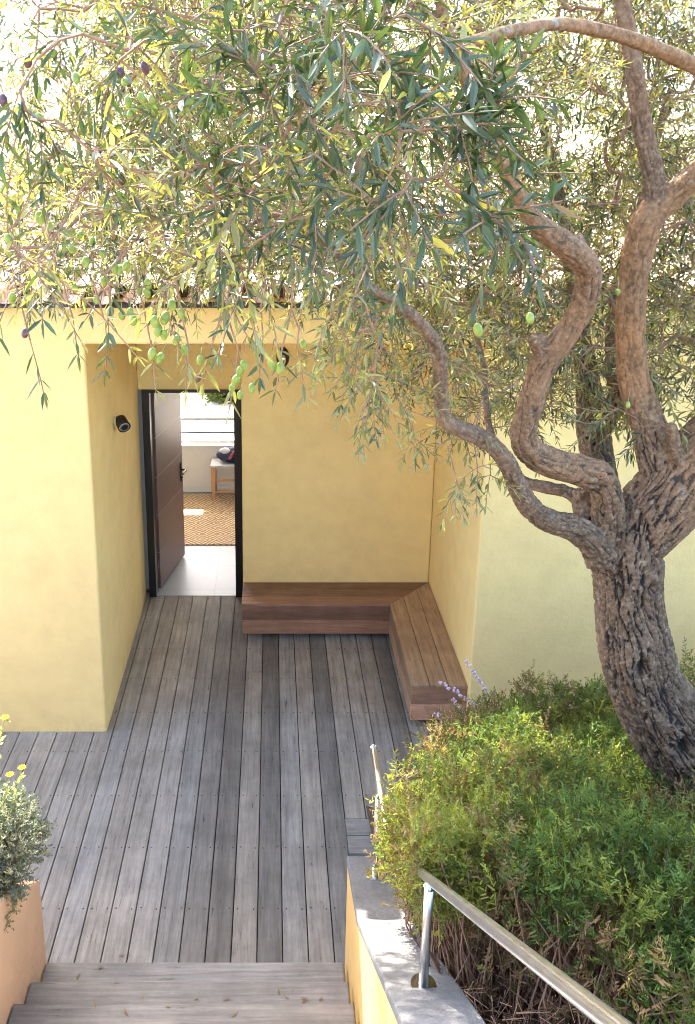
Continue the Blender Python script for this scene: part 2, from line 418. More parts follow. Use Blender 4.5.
# ------------------------------------------------------------------ low walls by the stair
rw = thing('retaining_wall', 'ochre stucco stair wall with grey concrete coping under the steel handrail', 'wall', (.52, 3, 0))
b = MB()
b.profile_x([(3.90, -.05), (3.90, .685), (3.35, .83), (-.2, 3.31), (-3.5, 3.31), (-3.5, -.05)][::-1], .405, .64, M['stucco_wall']); b.build('wall_body', rw, bevel=.006)
b = MB()
b.profile_x([(3.905, .69), (3.905, .735), (3.35, .885), (-.2, 3.37), (-3.5, 3.37), (-3.5, 3.32), (-.2, 3.32), (3.35, .837)][::-1], .400, .66, M['coping']); b.build('coping', rw, bevel=.008)
lw = thing('planter_wall', 'peach stucco planter wall left of the wooden steps with grey bushes on top', 'wall', (-1.3, 3, 0))
b = MB()
b.profile_x([(3.80, -.05), (3.80, .68), (3.25, 1.10), (-.2, 3.40), (-3.5, 3.4), (-3.5, -.05)][::-1], -1.40, -1.22, M['peach']); b.build('wall_body', lw, bevel=.010)
b = MB(); b.box((-6, 3.66, -.05), (-1.402, 3.795, .66), M['peach']); b.build('wall_return', lw, bevel=.01)

# ------------------------------------------------------------------ the house
ho = thing('yellow_house', 'pale yellow stucco house with terracotta tiled roof and a recessed porch', 'house', (0, 8, 0))
ST = M['stucco']
b = MB(); b.box((-6, 6.0, -.35), (7.5, 8.26, 3.415), ST); fw = b.build('facade_wall', ho)
b = MB(); b.box((-1.30, 5.0, -1), (1.53, 9.0, 3.10), ST); cut = b.build('cut')
bo_ = fw.modifiers.new('b', 'BOOLEAN'); bo_.operation = 'DIFFERENCE'; bo_.object = cut; bo_.solver = 'EXACT'
bo_ = fw.modifiers.new('v', 'BEVEL'); bo_.width = .018; bo_.segments = 3; bo_.limit_method = 'ANGLE'
fm = bpy.data.meshes.new_from_object(fw.evaluated_get(bpy.context.evaluated_depsgraph_get())); fw.modifiers.clear(); fw.data = fm; bpy.data.objects.remove(cut)
b = MB(); b.box((-.283, 7.82, -.03), (1.527, 8.255, 3.138), ST); b.build('porch_wall', ho, bevel=.012)
b = MB()
b.box((-1.298, 8.262, 2.205), (-.20, 8.40, 3.138), ST); b.build('door_wall', ho)
b = MB(); b.box((-6, 8.42, -.05), (-1.262, 8.50, 3.3), M['white']); b.box((-.298, 8.42, -.05), (7.5, 8.50, 3.3), M['white']); b.box((-1.26, 8.42, 2.21), (-.30, 8.50, 3.3), M['white'])
b.build('inner_wall', ho)
# far interior wall with a wide window: sill .65, top 2.35
b = MB()
WX0, WX1, WZ0, WZ1, WD = -2.3, .9, .65, 2.35, 11.28
b.box((-3.5, WD, -.05), (4.5, WD + .22, WZ0), M['white']); b.box((-3.5, WD, WZ1), (4.5, WD + .22, 2.8), M['white'])
b.box((-3.5, WD, WZ0 + .001), (WX0, WD + .22, WZ1 - .001), M['white']); b.box((WX1, WD, WZ0 + .001), (4.5, WD + .22, WZ1 - .001), M['white'])
b.build('back_wall', ho)
b = MB(); b.box((-3.6, 8.5, -.05), (-3.5, 11.5, 2.8), M['white']); b.box((4.5, 8.5, -.05), (4.6, 11.5, 2.8), M['white']); b.box((-3.6, 8.5, 2.8), (4.6, 11.5, 2.9), M['white']); b.build('room_shell', ho)
b = MB(); b.box((-3.5, WD - .018, 0), (4.5, WD - .002, .10), M['white']); b.build('skirting_board', ho, bevel=.004)
w = MB()
for x0, x1 in ((WX0, WX0 + .05), (-.75, -.75 + .001), (WX1 - .05, WX1)):
    if x1 - x0 > .01: w.box((x0, WD + .10, WZ0), (x1, WD + .15, WZ1), M['palecloth'])
w.box((WX0, WD + .10, WZ0 + .002), (WX1, WD + .15, WZ0 + .04), M['palecloth']); w.box((WX0, WD + .10, WZ1 - .04), (WX1, WD + .15, WZ1 - .002), M['palecloth'])
wf = w.build('window_frame', ho)
w = MB(); w.box((WX0, WD - .03, WZ0 + .001), (WX1, WD + .2, WZ0 + .022), M['white']); w.build('window_sill', ho)
gr = thing('guard_rail', 'thin dark metal guard rail outside the window seen through the open door', 'railing', (-.7, WD + .35, 0))
for z in (.75, .945):
    w = MB(); w.tube([(-2.4, WD + .30, z), (1, WD + .30, z)], .014, M['black'], 8); w.build('rail', gr)
for x in (-2.4, 1.0):
    w = MB(); w.tube([(x, WD + .30, 0), (x, WD + .30, 0.965)], .015, M['black'], 8); w.build('post', gr)
t = MB(); t.box((-6, 8.42, -.10), (7.5, 11.5, -.006), M['tilefloor']); t.box((-1.26, 8.262, -.03), (-.30, 8.42, .004), M['tilefloor']); tag(t.build('tile_floor'), kind='structure')
t = MB(); t.box((-12, 11.5, -.16), (12, 24, -.02), M['paving']); tag(t.build('terrace'), kind='structure')
b = MB(); b.box((-6, 11.502, 2.62), (7.5, 12.93, 2.74), M['white']); b.box((-1.80, 12.932, 2.62), (7.5, 14.2, 2.74), M['white']); b.build('added_sun_slab', ho)  # unseen slab added behind the house to trim the sun patch indoors
for x in (-5.5, 6.5):
    b = MB(); b.box((x, 12.6, -.02), (x + .2, 12.8, 2.62), M['white']); b.build('added_slab_post', ho)  # unseen post added to carry the sun-blocking slab

# door frame and open leaf
fr = MB()
fr.box((-1.262, 8.23, .0), (-1.190, 8.415, 2.175), M['black']); fr.box((-.372, 8.23, .0), (-.300, 8.415, 2.175), M['black'])
fr.box((-1.262, 8.232, 2.176), (-.300, 8.414, 2.204), M['black'])
fr.build('door_frame', ho, bevel=.003)
for z in (.25, .8, 1.35, 1.9):
    hg = MB(); hg.tube([(-1.183, 8.40, z), (-1.183, 8.40, z + .09)], .010, M['chrome'], 8); hg.build('door_hinge', ho)
L = .86; ang = math.atan2(9.19 - 8.40, -1.005 + 1.165)
def dpt(u, v, z):   # u along the leaf, v towards the visible face
    return (-1.165 + math.cos(ang) * u + math.sin(ang) * v, 8.40 + math.sin(ang) * u - math.cos(ang) * v, z)
def dbox(mb, u0, u1, v0, v1, z0, z1, m):
    vs = [dpt(u, v, z) for z in (z0, z1) for (u, v) in ((u0, v0), (u1, v0), (u1, v1), (u0, v1))]
    mb.add(vs, [(0, 1, 2, 3)[::1], (7, 6, 5, 4), (0, 4, 5, 1), (1, 5, 6, 2), (2, 6, 7, 3), (3, 7, 4, 0)], m)
dm = MB(); zs = [.012, .42, .835, 1.25, 1.665, 2.165]
for a, c in zip(zs[:-1], zs[1:]): dbox(dm, 0, L, -.05, 0, a + .003, c - .003, M['door'])
door = dm.build('door', ho, bevel=.002)
gm = MB()
for z in zs[1:-1]: dbox(gm, .002, L - .002, -.045, -.0025, z - .0028, z + .0028, M['groove'])
gm.build('groove_strip', door)
hm = MB()
dbox(hm, L - .085, L - .045, .0005, .010, .93, 1.14, M['black'])
hm.tube([dpt(L - .065, .01, 1.06), dpt(L - .065, .055, 1.06), dpt(L - .075, .062, 1.06), dpt(L - .19, .062, 1.055)], .011, M['black'], 8)
hm.tube([dpt(L - .065, .01, .97), dpt(L - .065, .022, .97)], .012, M['black'], 8)
hm.build('door_handle', door)

# terracotta roof
def slope_z(y): return 3.458 + .195 * (y - 5.83)
rf = MB(); RX0, RX1 = -6.4, 8.0; Y0, Y1 = 5.83, 9.3
rf.add([(RX0, Y0 + .05, slope_z(Y0) - .085), (RX1, Y0 + .05, slope_z(Y0) - .085), (RX1, Y1, slope_z(Y1) - .06), (RX0, Y1, slope_z(Y1) - .06),
        (RX1, 12.8, slope_z(Y1) - .72), (RX0, 12.8, slope_z(Y1) - .72)], [(0, 1, 2, 3), (3, 2, 4, 5)], M['coping'])
def barrel(mb, xc, ya, yb, za, zb, r0, r1, up, m, col, seg=8, th=.012):
    vs = []
    for (y, z, r) in ((ya, za, r0), (yb, zb, r1)):
        for rr in (r, r - th):
            for k in range(seg + 1):
                a = math.pi * k / seg
                vs.append((xc - math.cos(a) * rr, y, z + (math.sin(a) * rr * .8 if up else -math.sin(a) * rr * .55)))
    n = seg + 1; fs = []
    for k in range(seg):
        fs += [(k, k + 1, 2 * n + k + 1, 2 * n + k), (n + k + 1, n + k, 3 * n + k, 3 * n + k + 1), (k + 1, k, n + k, n + k + 1), (2 * n + k, 2 * n + k + 1, 3 * n + k + 1, 3 * n + k)]
    mb.add(vs, fs, m, col)
P_ = .215; TL = .43; nrow = int((Y1 - Y0) / .36) + 1
x = RX0
while x < RX1:
    for j in range(nrow):
        ya = Y0 + j * .36 + random.uniform(-.012, .012); yb = min(ya + TL, Y1 + .03)
        v = random.uniform(.78, 1.12); col = (v, v * random.uniform(.9, 1.03), v * random.uniform(.82, 1.05))
        barrel(rf, x + random.uniform(-.004, .004), ya, yb, slope_z(ya) + .022, slope_z(yb) + .004, .088, .072, True, M['tile'], col)
        v = random.uniform(.7, 1.0)
        barrel(rf, x + P_ / 2, ya + .02, yb, slope_z(ya) - .012, slope_z(yb) - .03, .078, .088, False, M['tile'], (v, v * .95, v * .9), seg=6)
    for j in range(9):
        ya = Y1 + j * .36; yb = ya + TL
        za = slope_z(Y1) - .195 * (ya - Y1)
        v = random.uniform(.8, 1.1)
        barrel(rf, x, ya, yb, za + .004, za - .195 * TL + .022, .072, .088, True, M['tile'], (v, v, v), seg=4)
    x += P_
roof = rf.build('roof', ho)
rd = MB(); x = RX0
while x < RX1:
    v = random.uniform(.75, 1.1); z = slope_z(Y1) + .05; seg = 8; vs = []
    for xx, r in ((x, .12), (x + .44, .10)):
        for rr in (r, r - .014):
            for k in range(seg + 1):
                a = math.pi * k / seg; vs.append((xx, Y1 - math.cos(a) * rr, z + math.sin(a) * rr * .85 - .02))
    n = seg + 1; fs = []
    for k in range(seg): fs += [(k, k + 1, 2 * n + k + 1, 2 * n + k), (n + k + 1, n + k, 3 * n + k, 3 * n + k + 1), (k + 1, k, n + k, n + k + 1)]
    rd.add(vs, fs, M['tile'], (v, v * .97, v * .93)); x += .38
rd.build('ridge_tile_row', roof)
#fb = MB(); fb.box((RX0 + .3, 5.90, 3.402), (RX1 - .4, 6.2, 3.430), M['door']); fb.build('eave_board', roof)

# ------------------------------------------------------------------ bench
be = thing('corner_bench', 'L-shaped brown hardwood bench floating low in the porch corner', 'bench', (.9, 7.3, 0))
BX0, BX1, BXI, BD0, BDI, BD1 = -.281, 1.526, 1.087, 6.045, 7.372, 7.816
def mitre(d): return BXI + (d - BDI) * (BX1 - BXI) / (BD1 - BDI)
for i in range(3):
    a = BD1 - i * (BD1 - BDI) / 3 - .002; c = BD1 - (i + 1) * (BD1 - BDI) / 3 + .002
    q = MB(); q.prism([(BX0, c), (mitre(c) - .002, c), (mitre(a) - .002, a), (BX0, a)], .355, .380, M['bench_x'], (random.uniform(.8, 1.05) if i != 2 else 1.3, random.random(), .2)); q.build('seat_plank', be, bevel=.002)
    xa = mitre(a) ; xc = mitre(c)
    q = MB(); q.prism([(xc + .002, BD0), (xa + .002 - .001, BD0), (xa + .002, a), (xc + .002, c)], .355, .380, M['bench_y'], (1.15 - .08 * i + .25, random.random(), .2)); q.build('seat_plank', be, bevel=.002)
for z0, z1, tn in ((.07, .208, 1.35), (.213, .353, .8)):
    q = MB(); q.box((BX0, BDI + .006, z0), (BXI + .03, BDI + .028, z1), M['bench_x'], (tn, random.random(), .2)); q.build('front_board', be, bevel=.002)
    q = MB(); q.box((BXI + .006, BD0 + .03, z0), (BXI + .028, BDI + .004, z1), M['bench_y'], (tn + .15, random.random(), .2)); q.build('front_board', be, bevel=.002)
    q = MB(); q.box((BXI + .006, BD0 + .006, z0), (BX1 - .002, BD0 + .028, z1), M['bench_x'], (tn * 1.9, random.random(), .35)); q.build('end_board', be, bevel=.002)
q = MB(); q.box((BX0 + .05, BDI + .16, -.002), (1.3, BD1 - .02, .352), M['black']); q.box((BXI + .16, BD0 + .2, -.002), (BX1 - .03, BDI + .158, .352), M['black']); q.build('base', be)

# ------------------------------------------------------------------ wall lamps
la = thing('wall_spotlight', 'small black and chrome spotlight on the left side wall of the porch', 'lamp', (-1.30, 6.94, 2.23))
q = MB(); q.tube([(-1.299, 6.94, 2.27), (-1.275, 6.94, 2.27)], .042, M['chrome'], 20); q.build('wall_plate', la, smooth=False, bevel=.003)
q = MB(); q.tube([(-1.28, 6.94, 2.27), (-1.235, 6.93, 2.255)], .012, M['chrome'], 8); q.build('arm', la)
q = MB(); q.tube([(-1.262, 6.985, 2.285), (-1.25, 6.965, 2.275), (-1.205, 6.885, 2.235)], [.030, .050, .054], M['black'], 24); q.build('lamp_head', la)
q = MB(); q.tube([(-1.2055, 6.886, 2.2355), (-1.2035, 6.8825, 2.2338)], [.044, .040], M['chrome'], 24); q.tube([(-1.2035, 6.8825, 2.2338), (-1.2025, 6.8805, 2.2328)], [.030, .028], M['black'], 20); q.build('lens', la)
lb = thing('wall_lamp', 'black oval wall lamp high on the rear porch wall', 'lamp', (.10, 7.82, 2.62))
q = MB(); q.ball((.098, 7.815, 2.62), (.060, .045, .095), M['black'], 20, 14); q.build('lamp_body', lb, smooth=True)
q = MB(); q.ball((.098, 7.775, 2.60), (.030, .02, .05), M['chrome'], 12, 8); q.build('lens', lb, smooth=True)

# ------------------------------------------------------------------ handrail
hr = thing('handrail', 'polished stainless steel handrail climbing the coping beside the stairs', 'handrail', (.53, 3, 1))
def ray_path():
    pts = [Vector((.53, 3.95, 1.365)), Vector((.53, 3.62, 1.335)), Vector((.53, 3.40, 1.33)), Vector((.53, 3.27, 1.36)), Vector((.53, 2.35, 2.045)), Vector((.53, .95, 3.10)), Vector((.53, -.3, 4.07)), Vector((.53, -1.2, 4.1))]
    return pts
q = MB(); q.tube(ray_path(), .0170, M['steel'], 20); q.build('rail', hr, smooth=True)
q = MB(); q.ball((.53, 3.955, 1.366), (.0205, .012, .0205), M['chrome'], 16, 8); q.build('end_cap', hr, smooth=True)
def coping_z(y): return .735 + (3.905 - y) * .27 if y > 3.35 else .885 + (3.35 - y) * .70
for y, dz in ((3.71, .0), (2.43, .0), (.85, .0)):
    zc = coping_z(y); zr = {3.71: 1.325, 2.43: 2.005, 0.85: 3.22}[y]
    q = MB(); q.tube([(.53, y, zc), (.53, y, zr - .055)], .0165, M['steel'], 16)
    p = q.build('post', hr, smooth=True)
    q = MB(); q.tube([(.53, y, zc + .001), (.53, y, zc + .010)], .045, M['chrome'], 20); q.build('base_flange', p)
    q = MB(); q.tube([(.53, y, zr - .055), (.53, y, zr - .048)], .019, M['chrome'], 16); q.tube([(.53, y, zr - .05), (.53, y, zr - .01)], .008, M['chrome'], 8)
    q.build('rail_bracket', p)

# ------------------------------------------------------------------ things in the room
rg = MB(); rg.box((-2.6, 9.53, -.005), (2.2, 11.16, .008), M['rug']); tag(rg.build('jute_rug', bevel=.004), 'tan woven jute rug on the floor inside the open door', 'rug')
so = thing('wooden_stool', 'low light wood stool with woven seat under the window indoors', 'stool', (-.45, 10.9, 0))
for x, y in ((-.80, 10.93), (-.10, 10.93), (-.80, 11.19), (-.10, 11.19)):
    q = MB(); q.box((x, y, .009), (x + .05, y + .05, .47), M['oakleg']); q.build('leg', so, bevel=.006)
for z in (.11, .27):
    q = MB(); q.box((-.75, 10.945, z), (-.10, 10.97, z + .03), M['oakleg']); q.build('stretcher', so, bevel=.004)
q = MB(); q.box((-.81, 10.92, .4705), (-.04, 11.25, .50), M['palecloth']); q.build('seat', so, bevel=.008)
bg = thing('cloth_bag', 'dark navy cloth bag with rose strap lying on the indoor stool', 'bag', (-.5, 11.05, .5))
q = MB(); q.ball((-.52, 11.08, .60), (.22, .12, .105), M['navy'], 20, 12); bo = q.build('bag_body', bg, smooth=True)
q = MB(); q.tube([(-.56, 10.97, .58), (-.50, 10.94, .68), (-.42, 10.94, .70), (-.35, 10.95, .62), (-.38, 10.96, .55)], .02, M['rosecloth'], 8); q.build('strap', bg, smooth=True)
q = MB(); q.ball((-.62, 11.0, .68), (.07, .05, .04), M['palecloth'], 12, 8); q.build('folded_scarf', bg, smooth=True)

# ------------------------------------------------------------------ leaf and spray generators
def unit(a): return a / np.maximum(np.linalg.norm(a, axis=-1, keepdims=True), 1e-9)
def leaves_mesh(base, d, nrm, length, width, droop, tint):
    """8 triangle folded lanceolate leaves. all arrays of n"""
    n = len(base); d = unit(d); s = unit(np.cross(d, nrm)); nn = np.cross(s, d)
    L = length[:, None]; W = width[:, None]; dr = droop[:, None]
    def pt(u, w, h): return base + d * (L * u) + s * (W * w) + nn * (L * h) + np.array([0, 0, -1.0]) * (L * dr * u * u)
    V = np.stack([pt(0, 0, 0), pt(.33, .5, .03), pt(.33, 0, -.02), pt(.33, -.5, .03), pt(.70, .40, .025), pt(.70, 0, -.015), pt(.70, -.40, .025), pt(1, 0, 0)], 1)
    T = np.array([[0, 2, 1], [0, 3, 2], [1, 2, 5], [1, 5, 4], [2, 3, 6], [2, 6, 5], [4, 5, 7], [5, 6, 7]])
    TT = (T[None] + (np.arange(n) * 8)[:, None, None]).reshape(-1, 3)
    return V.reshape(-1, 3), TT, np.repeat(tint, 8, 0)
def join(parts):
    V = []; T = []; C = []; MI = []; o = 0
    for v, t, c, mi in parts:
        V.append(v); T.append(t + o); C.append(c); MI.append(np.zeros(len(t), dtype=int) + mi); o += len(v)
    return np.concatenate(V), np.concatenate(T), np.concatenate(C), np.concatenate(MI)
def seg_tubes(A, B, ra, rb, seg=4):
    """tapered tubes for many segments at once"""
    n = len(A); t = unit(B - A); ref = np.where(np.abs(t[:, 2:3]) < .9, np.array([[0, 0, 1.]]), np.array([[1., 0, 0]]))
    u = unit(np.cross(t, ref)); w = np.cross(t, u); V = []
    for P, r in ((A, ra), (B, rb)):
        for k in range(seg):
            a = 2 * math.pi * k / seg; V.append(P + (u * math.cos(a) + w * math.sin(a)) * r[:, None])
    V = np.stack(V, 1); T = []
    for k in range(seg):
        k2 = (k + 1) % seg; T += [[k, k2, seg + k2], [k, seg + k2, seg + k]]
    T = np.array(T); TT = (T[None] + (np.arange(n) * 2 * seg)[:, None, None]).reshape(-1, 3)
    return V.reshape(-1, 3), TT
def sprays(P, Dr, length, tint, nb=12, bw=.006, bl=.34, spread=.9):
    """flat feathery sprays: an axis with thin blades on both sides"""
    n = len(P); d = unit(Dr); rnd = unit(rng.normal(size=(n, 3))); s = unit(np.cross(d, rnd)); parts = []
    V = []; 
    for k in range(nb):
        u = .12 + .88 * (k + 1) / nb; side = 1 if k % 2 else -1
        if k == nb - 1: side = 0
        L = length * bl * (1.25 - .75 * u) * rng.uniform(.7, 1.2, n)
        b0 = P + d * (length * (u - .12))[:, None]
        dd = unit(d * (1 - .35 * spread) + s * (side * spread) + rng.normal(size=(n, 3)) * .42)
        pr = unit(np.cross(dd, rng.normal(size=(n, 3)))) * bw * .5
        V.append(np.stack([b0 - pr, b0 + pr, b0 + dd * L[:, None] * .6 + pr * 1.1, b0 + dd * L[:, None], b0 + dd * L[:, None] * .6 - pr * 1.1], 1))
    V = np.stack(V, 1).reshape(-1, 3)
    T = np.array([[0, 1, 2], [0, 2, 4], [4, 2, 3]]); TT = (T[None] + (np.arange(n * nb) * 5)[:, None, None]).reshape(-1, 3)
    C = np.repeat(tint, nb * 3, 0)
    return V, TT, C

# ------------------------------------------------------------------ olive tree: trunk and limbs
tree = thing('olive_tree', 'gnarled old olive tree with fissured trunk and green olives overhanging the porch', 'tree', (2.15, 3.2, .8))
# limbs traced on the photograph: (px, py, forward distance, radius in px)
LIMBS = {
 'trunk': [(800, 960, 3.3, 62), (745, 860, 3.3, 56), (700, 775, 3.3, 49), (660, 713, 3.3, 42), (640, 668, 3.3, 38), (631, 620, 3.3, 35), (628, 580, 3.3, 35), (628, 545, 3.3, 37), (634, 522, 3.3, 36)],
 'right': [(634, 540, 3.3, 34), (655, 512, 3.3, 39), (678, 484, 3.3, 38), (706, 446, 3.32, 32), (748, 395, 3.35, 24), (785, 300, 3.3, 18), (790, 180, 3.15, 15), (745, 90, 3.0, 11), (692, 65, 2.9, 9), (647, 45, 2.8, 8), (607, 32, 2.7, 7.6), (561, 24, 2.55, 7.4), (516, 30, 2.4, 7.2), (471, 42, 2.25, 7), (420, 52, 2.15, 6), (370, 66, 2.1, 5), (320, 60, 2.05, 4.2), (262, 72, 2.0, 3.6), (205, 60, 1.98, 3), (140, 50, 2.0, 2.4), (70, 40, 2.0, 2)],
 'left_a': [(382, 62, 2.12, 4), (330, 98, 2.1, 4), (286, 138, 2.05, 3.8), (235, 160, 2.0, 3.4), (190, 168, 2.0, 3), (150, 190, 2.0, 2.6), (110, 215, 2.0, 2.2), (60, 235, 2.0, 1.8)],
 'left_b': [(440, 20, 2.35, 3.6), (380, -5, 2.3, 3.4), (300, 12, 2.3, 3), (240, 28, 2.3, 2.8), (160, 10, 2.3, 2.4), (60, -10, 2.3, 2)],
 'upright': [(668, 492, 3.3, 26), (660, 462, 3.32, 22), (646, 418, 3.35, 18), (633, 378, 3.35, 16.5), (630, 330, 3.3, 15.5), (633, 283, 3.25, 15), (646, 222, 3.2, 16), (668, 200, 3.2, 14), (697, 172, 3.15, 12), (735, 130, 3.1, 10), (770, 60, 3.0, 8)],
 'lichen': [(650, 222, 3.2, 14), (655, 198, 3.2, 12), (650, 160, 3.2, 11), (642, 126, 3.2, 10.5), (634, 70, 3.2, 9.5), (622, 5, 3.2, 8.5), (600, -80, 3.2, 7)],
 'middle': [(607, 556, 3.28, 20), (607, 530, 3.26, 19), (607, 500, 3.22, 18), (600, 480, 3.18, 17.5), (580, 470, 3.12, 17), (555, 464, 3.05, 16), (532, 452, 3.0, 14.5), (523, 434, 2.97, 14), (528, 415, 2.95, 14), (537, 385, 2.93, 13.5), (545, 362, 2.92, 15), (560, 342, 2.9, 14.5), (576, 318, 2.88, 14.5), (586, 295, 2.85, 14.5), (588, 270, 2.82, 14.5), (573, 252, 2.78, 14.5), (552, 235, 2.74, 12.5), (533, 218, 2.7, 10), (512, 180, 2.62, 8.5), (490, 138, 2.55, 7.5), (470, 92, 2.45, 6.5), (445, 20, 2.35, 5.5), (420, -60, 2.3, 4.5)],
 'stub_a': [(546, 368, 2.92, 11), (541, 350, 2.9, 10), (537, 338, 2.88, 9.5)],
 'stub_b': [(580, 262, 2.82, 11), (578, 246, 2.8, 9), (577, 236, 2.78, 7.5)],
 'stub_c': [(680, 470, 3.25, 10), (673, 440, 3.22, 7), (671, 425, 3.2, 6)],
 'low': [(604, 560, 3.25, 19), (592, 542, 3.2, 16), (574, 528, 3.15, 14), (548, 520, 3.1, 12.5), (528, 505, 3.05, 11.5), (517, 484, 3.0, 11), (507, 462, 2.95, 10.5), (490, 443, 2.9, 9.8), (463, 430, 2.82, 9.2), (445, 420, 2.78, 8.8), (441, 400, 2.74, 8.2), (440, 372, 2.7, 8), (438, 352, 2.67, 7.8), (428, 332, 2.62, 7.2), (410, 314, 2.56, 6.8), (388, 299, 2.5, 6), (362, 280, 2.42, 5), (330, 245, 2.32, 4.5), (290, 215, 2.22, 3.8), (250, 225, 2.15, 3.2), (200, 262, 2.05, 2.6), (150, 285, 2.0, 2.2), (90, 296, 1.95, 1.8), (30, 280, 1.95, 1.5)],
 'back': [(612, 545, 3.5, 18), (607, 500, 3.7, 17), (598, 460, 3.85, 17), (593, 430, 3.95, 16), (590, 398, 4.0, 14), (584, 350, 4.1, 11), (575, 290, 4.2, 8), (560, 200, 4.3, 6), (540, 110, 4.4, 4.5)],
 'back_fork': [(596, 440, 3.95, 13), (608, 415, 3.95, 12.5), (620, 394, 3.92, 11.5), (613, 355, 3.95, 9), (618, 290, 4.0, 7), (640, 200, 4.05, 5), (670, 90, 4.1, 4)],
 'behind': [(596, 520, 3.4, 9), (572, 494, 3.45, 8), (548, 488, 3.5, 7), (522, 480, 3.55, 5.5), (500, 455, 3.6, 4.5), (488, 420, 3.6, 4), (484, 370, 3.65, 3.4), (470, 310, 3.7, 3)],
 'burl': [(585, 535, 3.3, 13), (583, 505, 3.3, 11), (580, 490, 3.3, 8)],
}
def catmull(P, Rr, step):
    out = []; rr = []
    n = len(P)
    for i in range(n - 1):
        p0 = P[max(i - 1, 0)]; p1 = P[i]; p2 = P[i + 1]; p3 = P[min(i + 2, n - 1)]
        k = max(1, int((p2 - p1).length / step))
        for j in range(k):
            t = j / k; t2 = t * t; t3 = t2 * t
            out.append(.5 * ((2 * p1) + (p2 - p0) * t + (2 * p0 - 5 * p1 + 4 * p2 - p3) * t2 + (3 * p1 - p0 - 3 * p2 + p3) * t3))
            rr.append(Rr[i] + (Rr[i + 1] - Rr[i]) * t)
    out.append(P[-1]); rr.append(Rr[-1]); return out, rr
BARE = dict(right=.8, upright=.75, lichen=.15, middle=.45, stub_a=.4, stub_b=.4, stub_c=.8, left_a=.8, left_b=.8, burl=.3)
skel_b = []
skel_p = []; skel_r = []; skel_t = []; skel_s = []; skel_u = []
raw = MB()
tree_nodes = []
for li, (nm, pts) in enumerate(LIMBS.items()):
    P = [at(a, b, c) for a, b, c, d in pts]
    Rr = [d * (c * math.cos(PITCH) + (H - p.z) * math.sin(PITCH)) / F for (a, b, c, d), p in zip(pts, P)]
    if nm == 'trunk':
        P.insert(0, Vector((P[0].x + .12, 3.3, P[0].z - .5))); Rr.insert(0, Rr[0] * 1.25)
    Rr = [q_ * (.91 if nm == 'trunk' else .93) for q_ in Rr]
    cp, cr = catmull(P, Rr, .03)
    seg = 32 if nm == 'trunk' else 20
    # slight lumps so no limb is a clean pipe
    cr2 = [r * (1 + .10 * noise.noise((i * .11, li * 7.3, 1))) for i, r in enumerate(cr)]
    raw.tube(cp, cr2, M['bark'], seg)
    u = (cp[1] - cp[0]).normalized().orthogonal().normalized(); s = 0
    for i, p in enumerate(cp):
        t = (cp[min(i + 1, len(cp) - 1)] - cp[max(i - 1, 0)]).normalized(); u = (u - t * u.dot(t)).normalized()
        if i: s += (p - cp[i - 1]).length
        skel_p.append(tuple(p)); skel_r.append(cr[i]); skel_t.append(tuple(t)); skel_s.append(s + li * 3.7); skel_u.append(tuple(u)); skel_b.append(BARE.get(nm, 0) * min(1, i / 12))
        if cr[i] < .055: tree_nodes.append(tuple(p))
tmp = raw.build('trunk_raw')
rm = tmp.modifiers.new('r', 'REMESH'); rm.mode = 'VOXEL'; rm.voxel_size = .0062; rm.adaptivity = 0
sm = tmp.modifiers.new('s', 'SMOOTH'); sm.factor = .5; sm.iterations = 3
dg = bpy.context.evaluated_depsgraph_get(); ev = tmp.evaluated_get(dg); me = bpy.data.meshes.new_from_object(ev)
bpy.data.objects.remove(tmp)
nv = len(me.vertices); co = np.empty(nv * 3, dtype=np.float32); me.vertices.foreach_get('co', co); co = co.reshape(-1, 3).astype(np.float64)
no = np.empty(nv * 3, dtype=np.float32); me.vertices.foreach_get('normal', no); no = no.reshape(-1, 3).astype(np.float64)
SP = np.array(skel_p); SR = np.array(skel_r); STt = np.array(skel_t); SS = np.array(skel_s); SU = np.array(skel_u)
barkc = np.ones((nv, 4), dtype=np.float32)
disp = np.zeros(nv)
HOLLOWS = []
_px, _py, _pd = proj(co)
for hx, hy, hr in ((637, 672, .030), (682, 752, .036), (612, 470, .018), (655, 590, .016), (604, 640, .014)):
    w_ = np.where(np.hypot(_px - hx, _py - hy) < 5, _pd, 99.); HOLLOWS.append((co[int(np.argmin(w_))].copy(), hr))
idx = np.empty(nv, dtype=int)
for a in range(0, nv, 4000):
    d2 = ((co[a:a + 4000, None, :] - SP[None]) ** 2).sum(-1)
    idx[a:a + 4000] = np.argmin(np.sqrt(d2) - SR[None], 1)
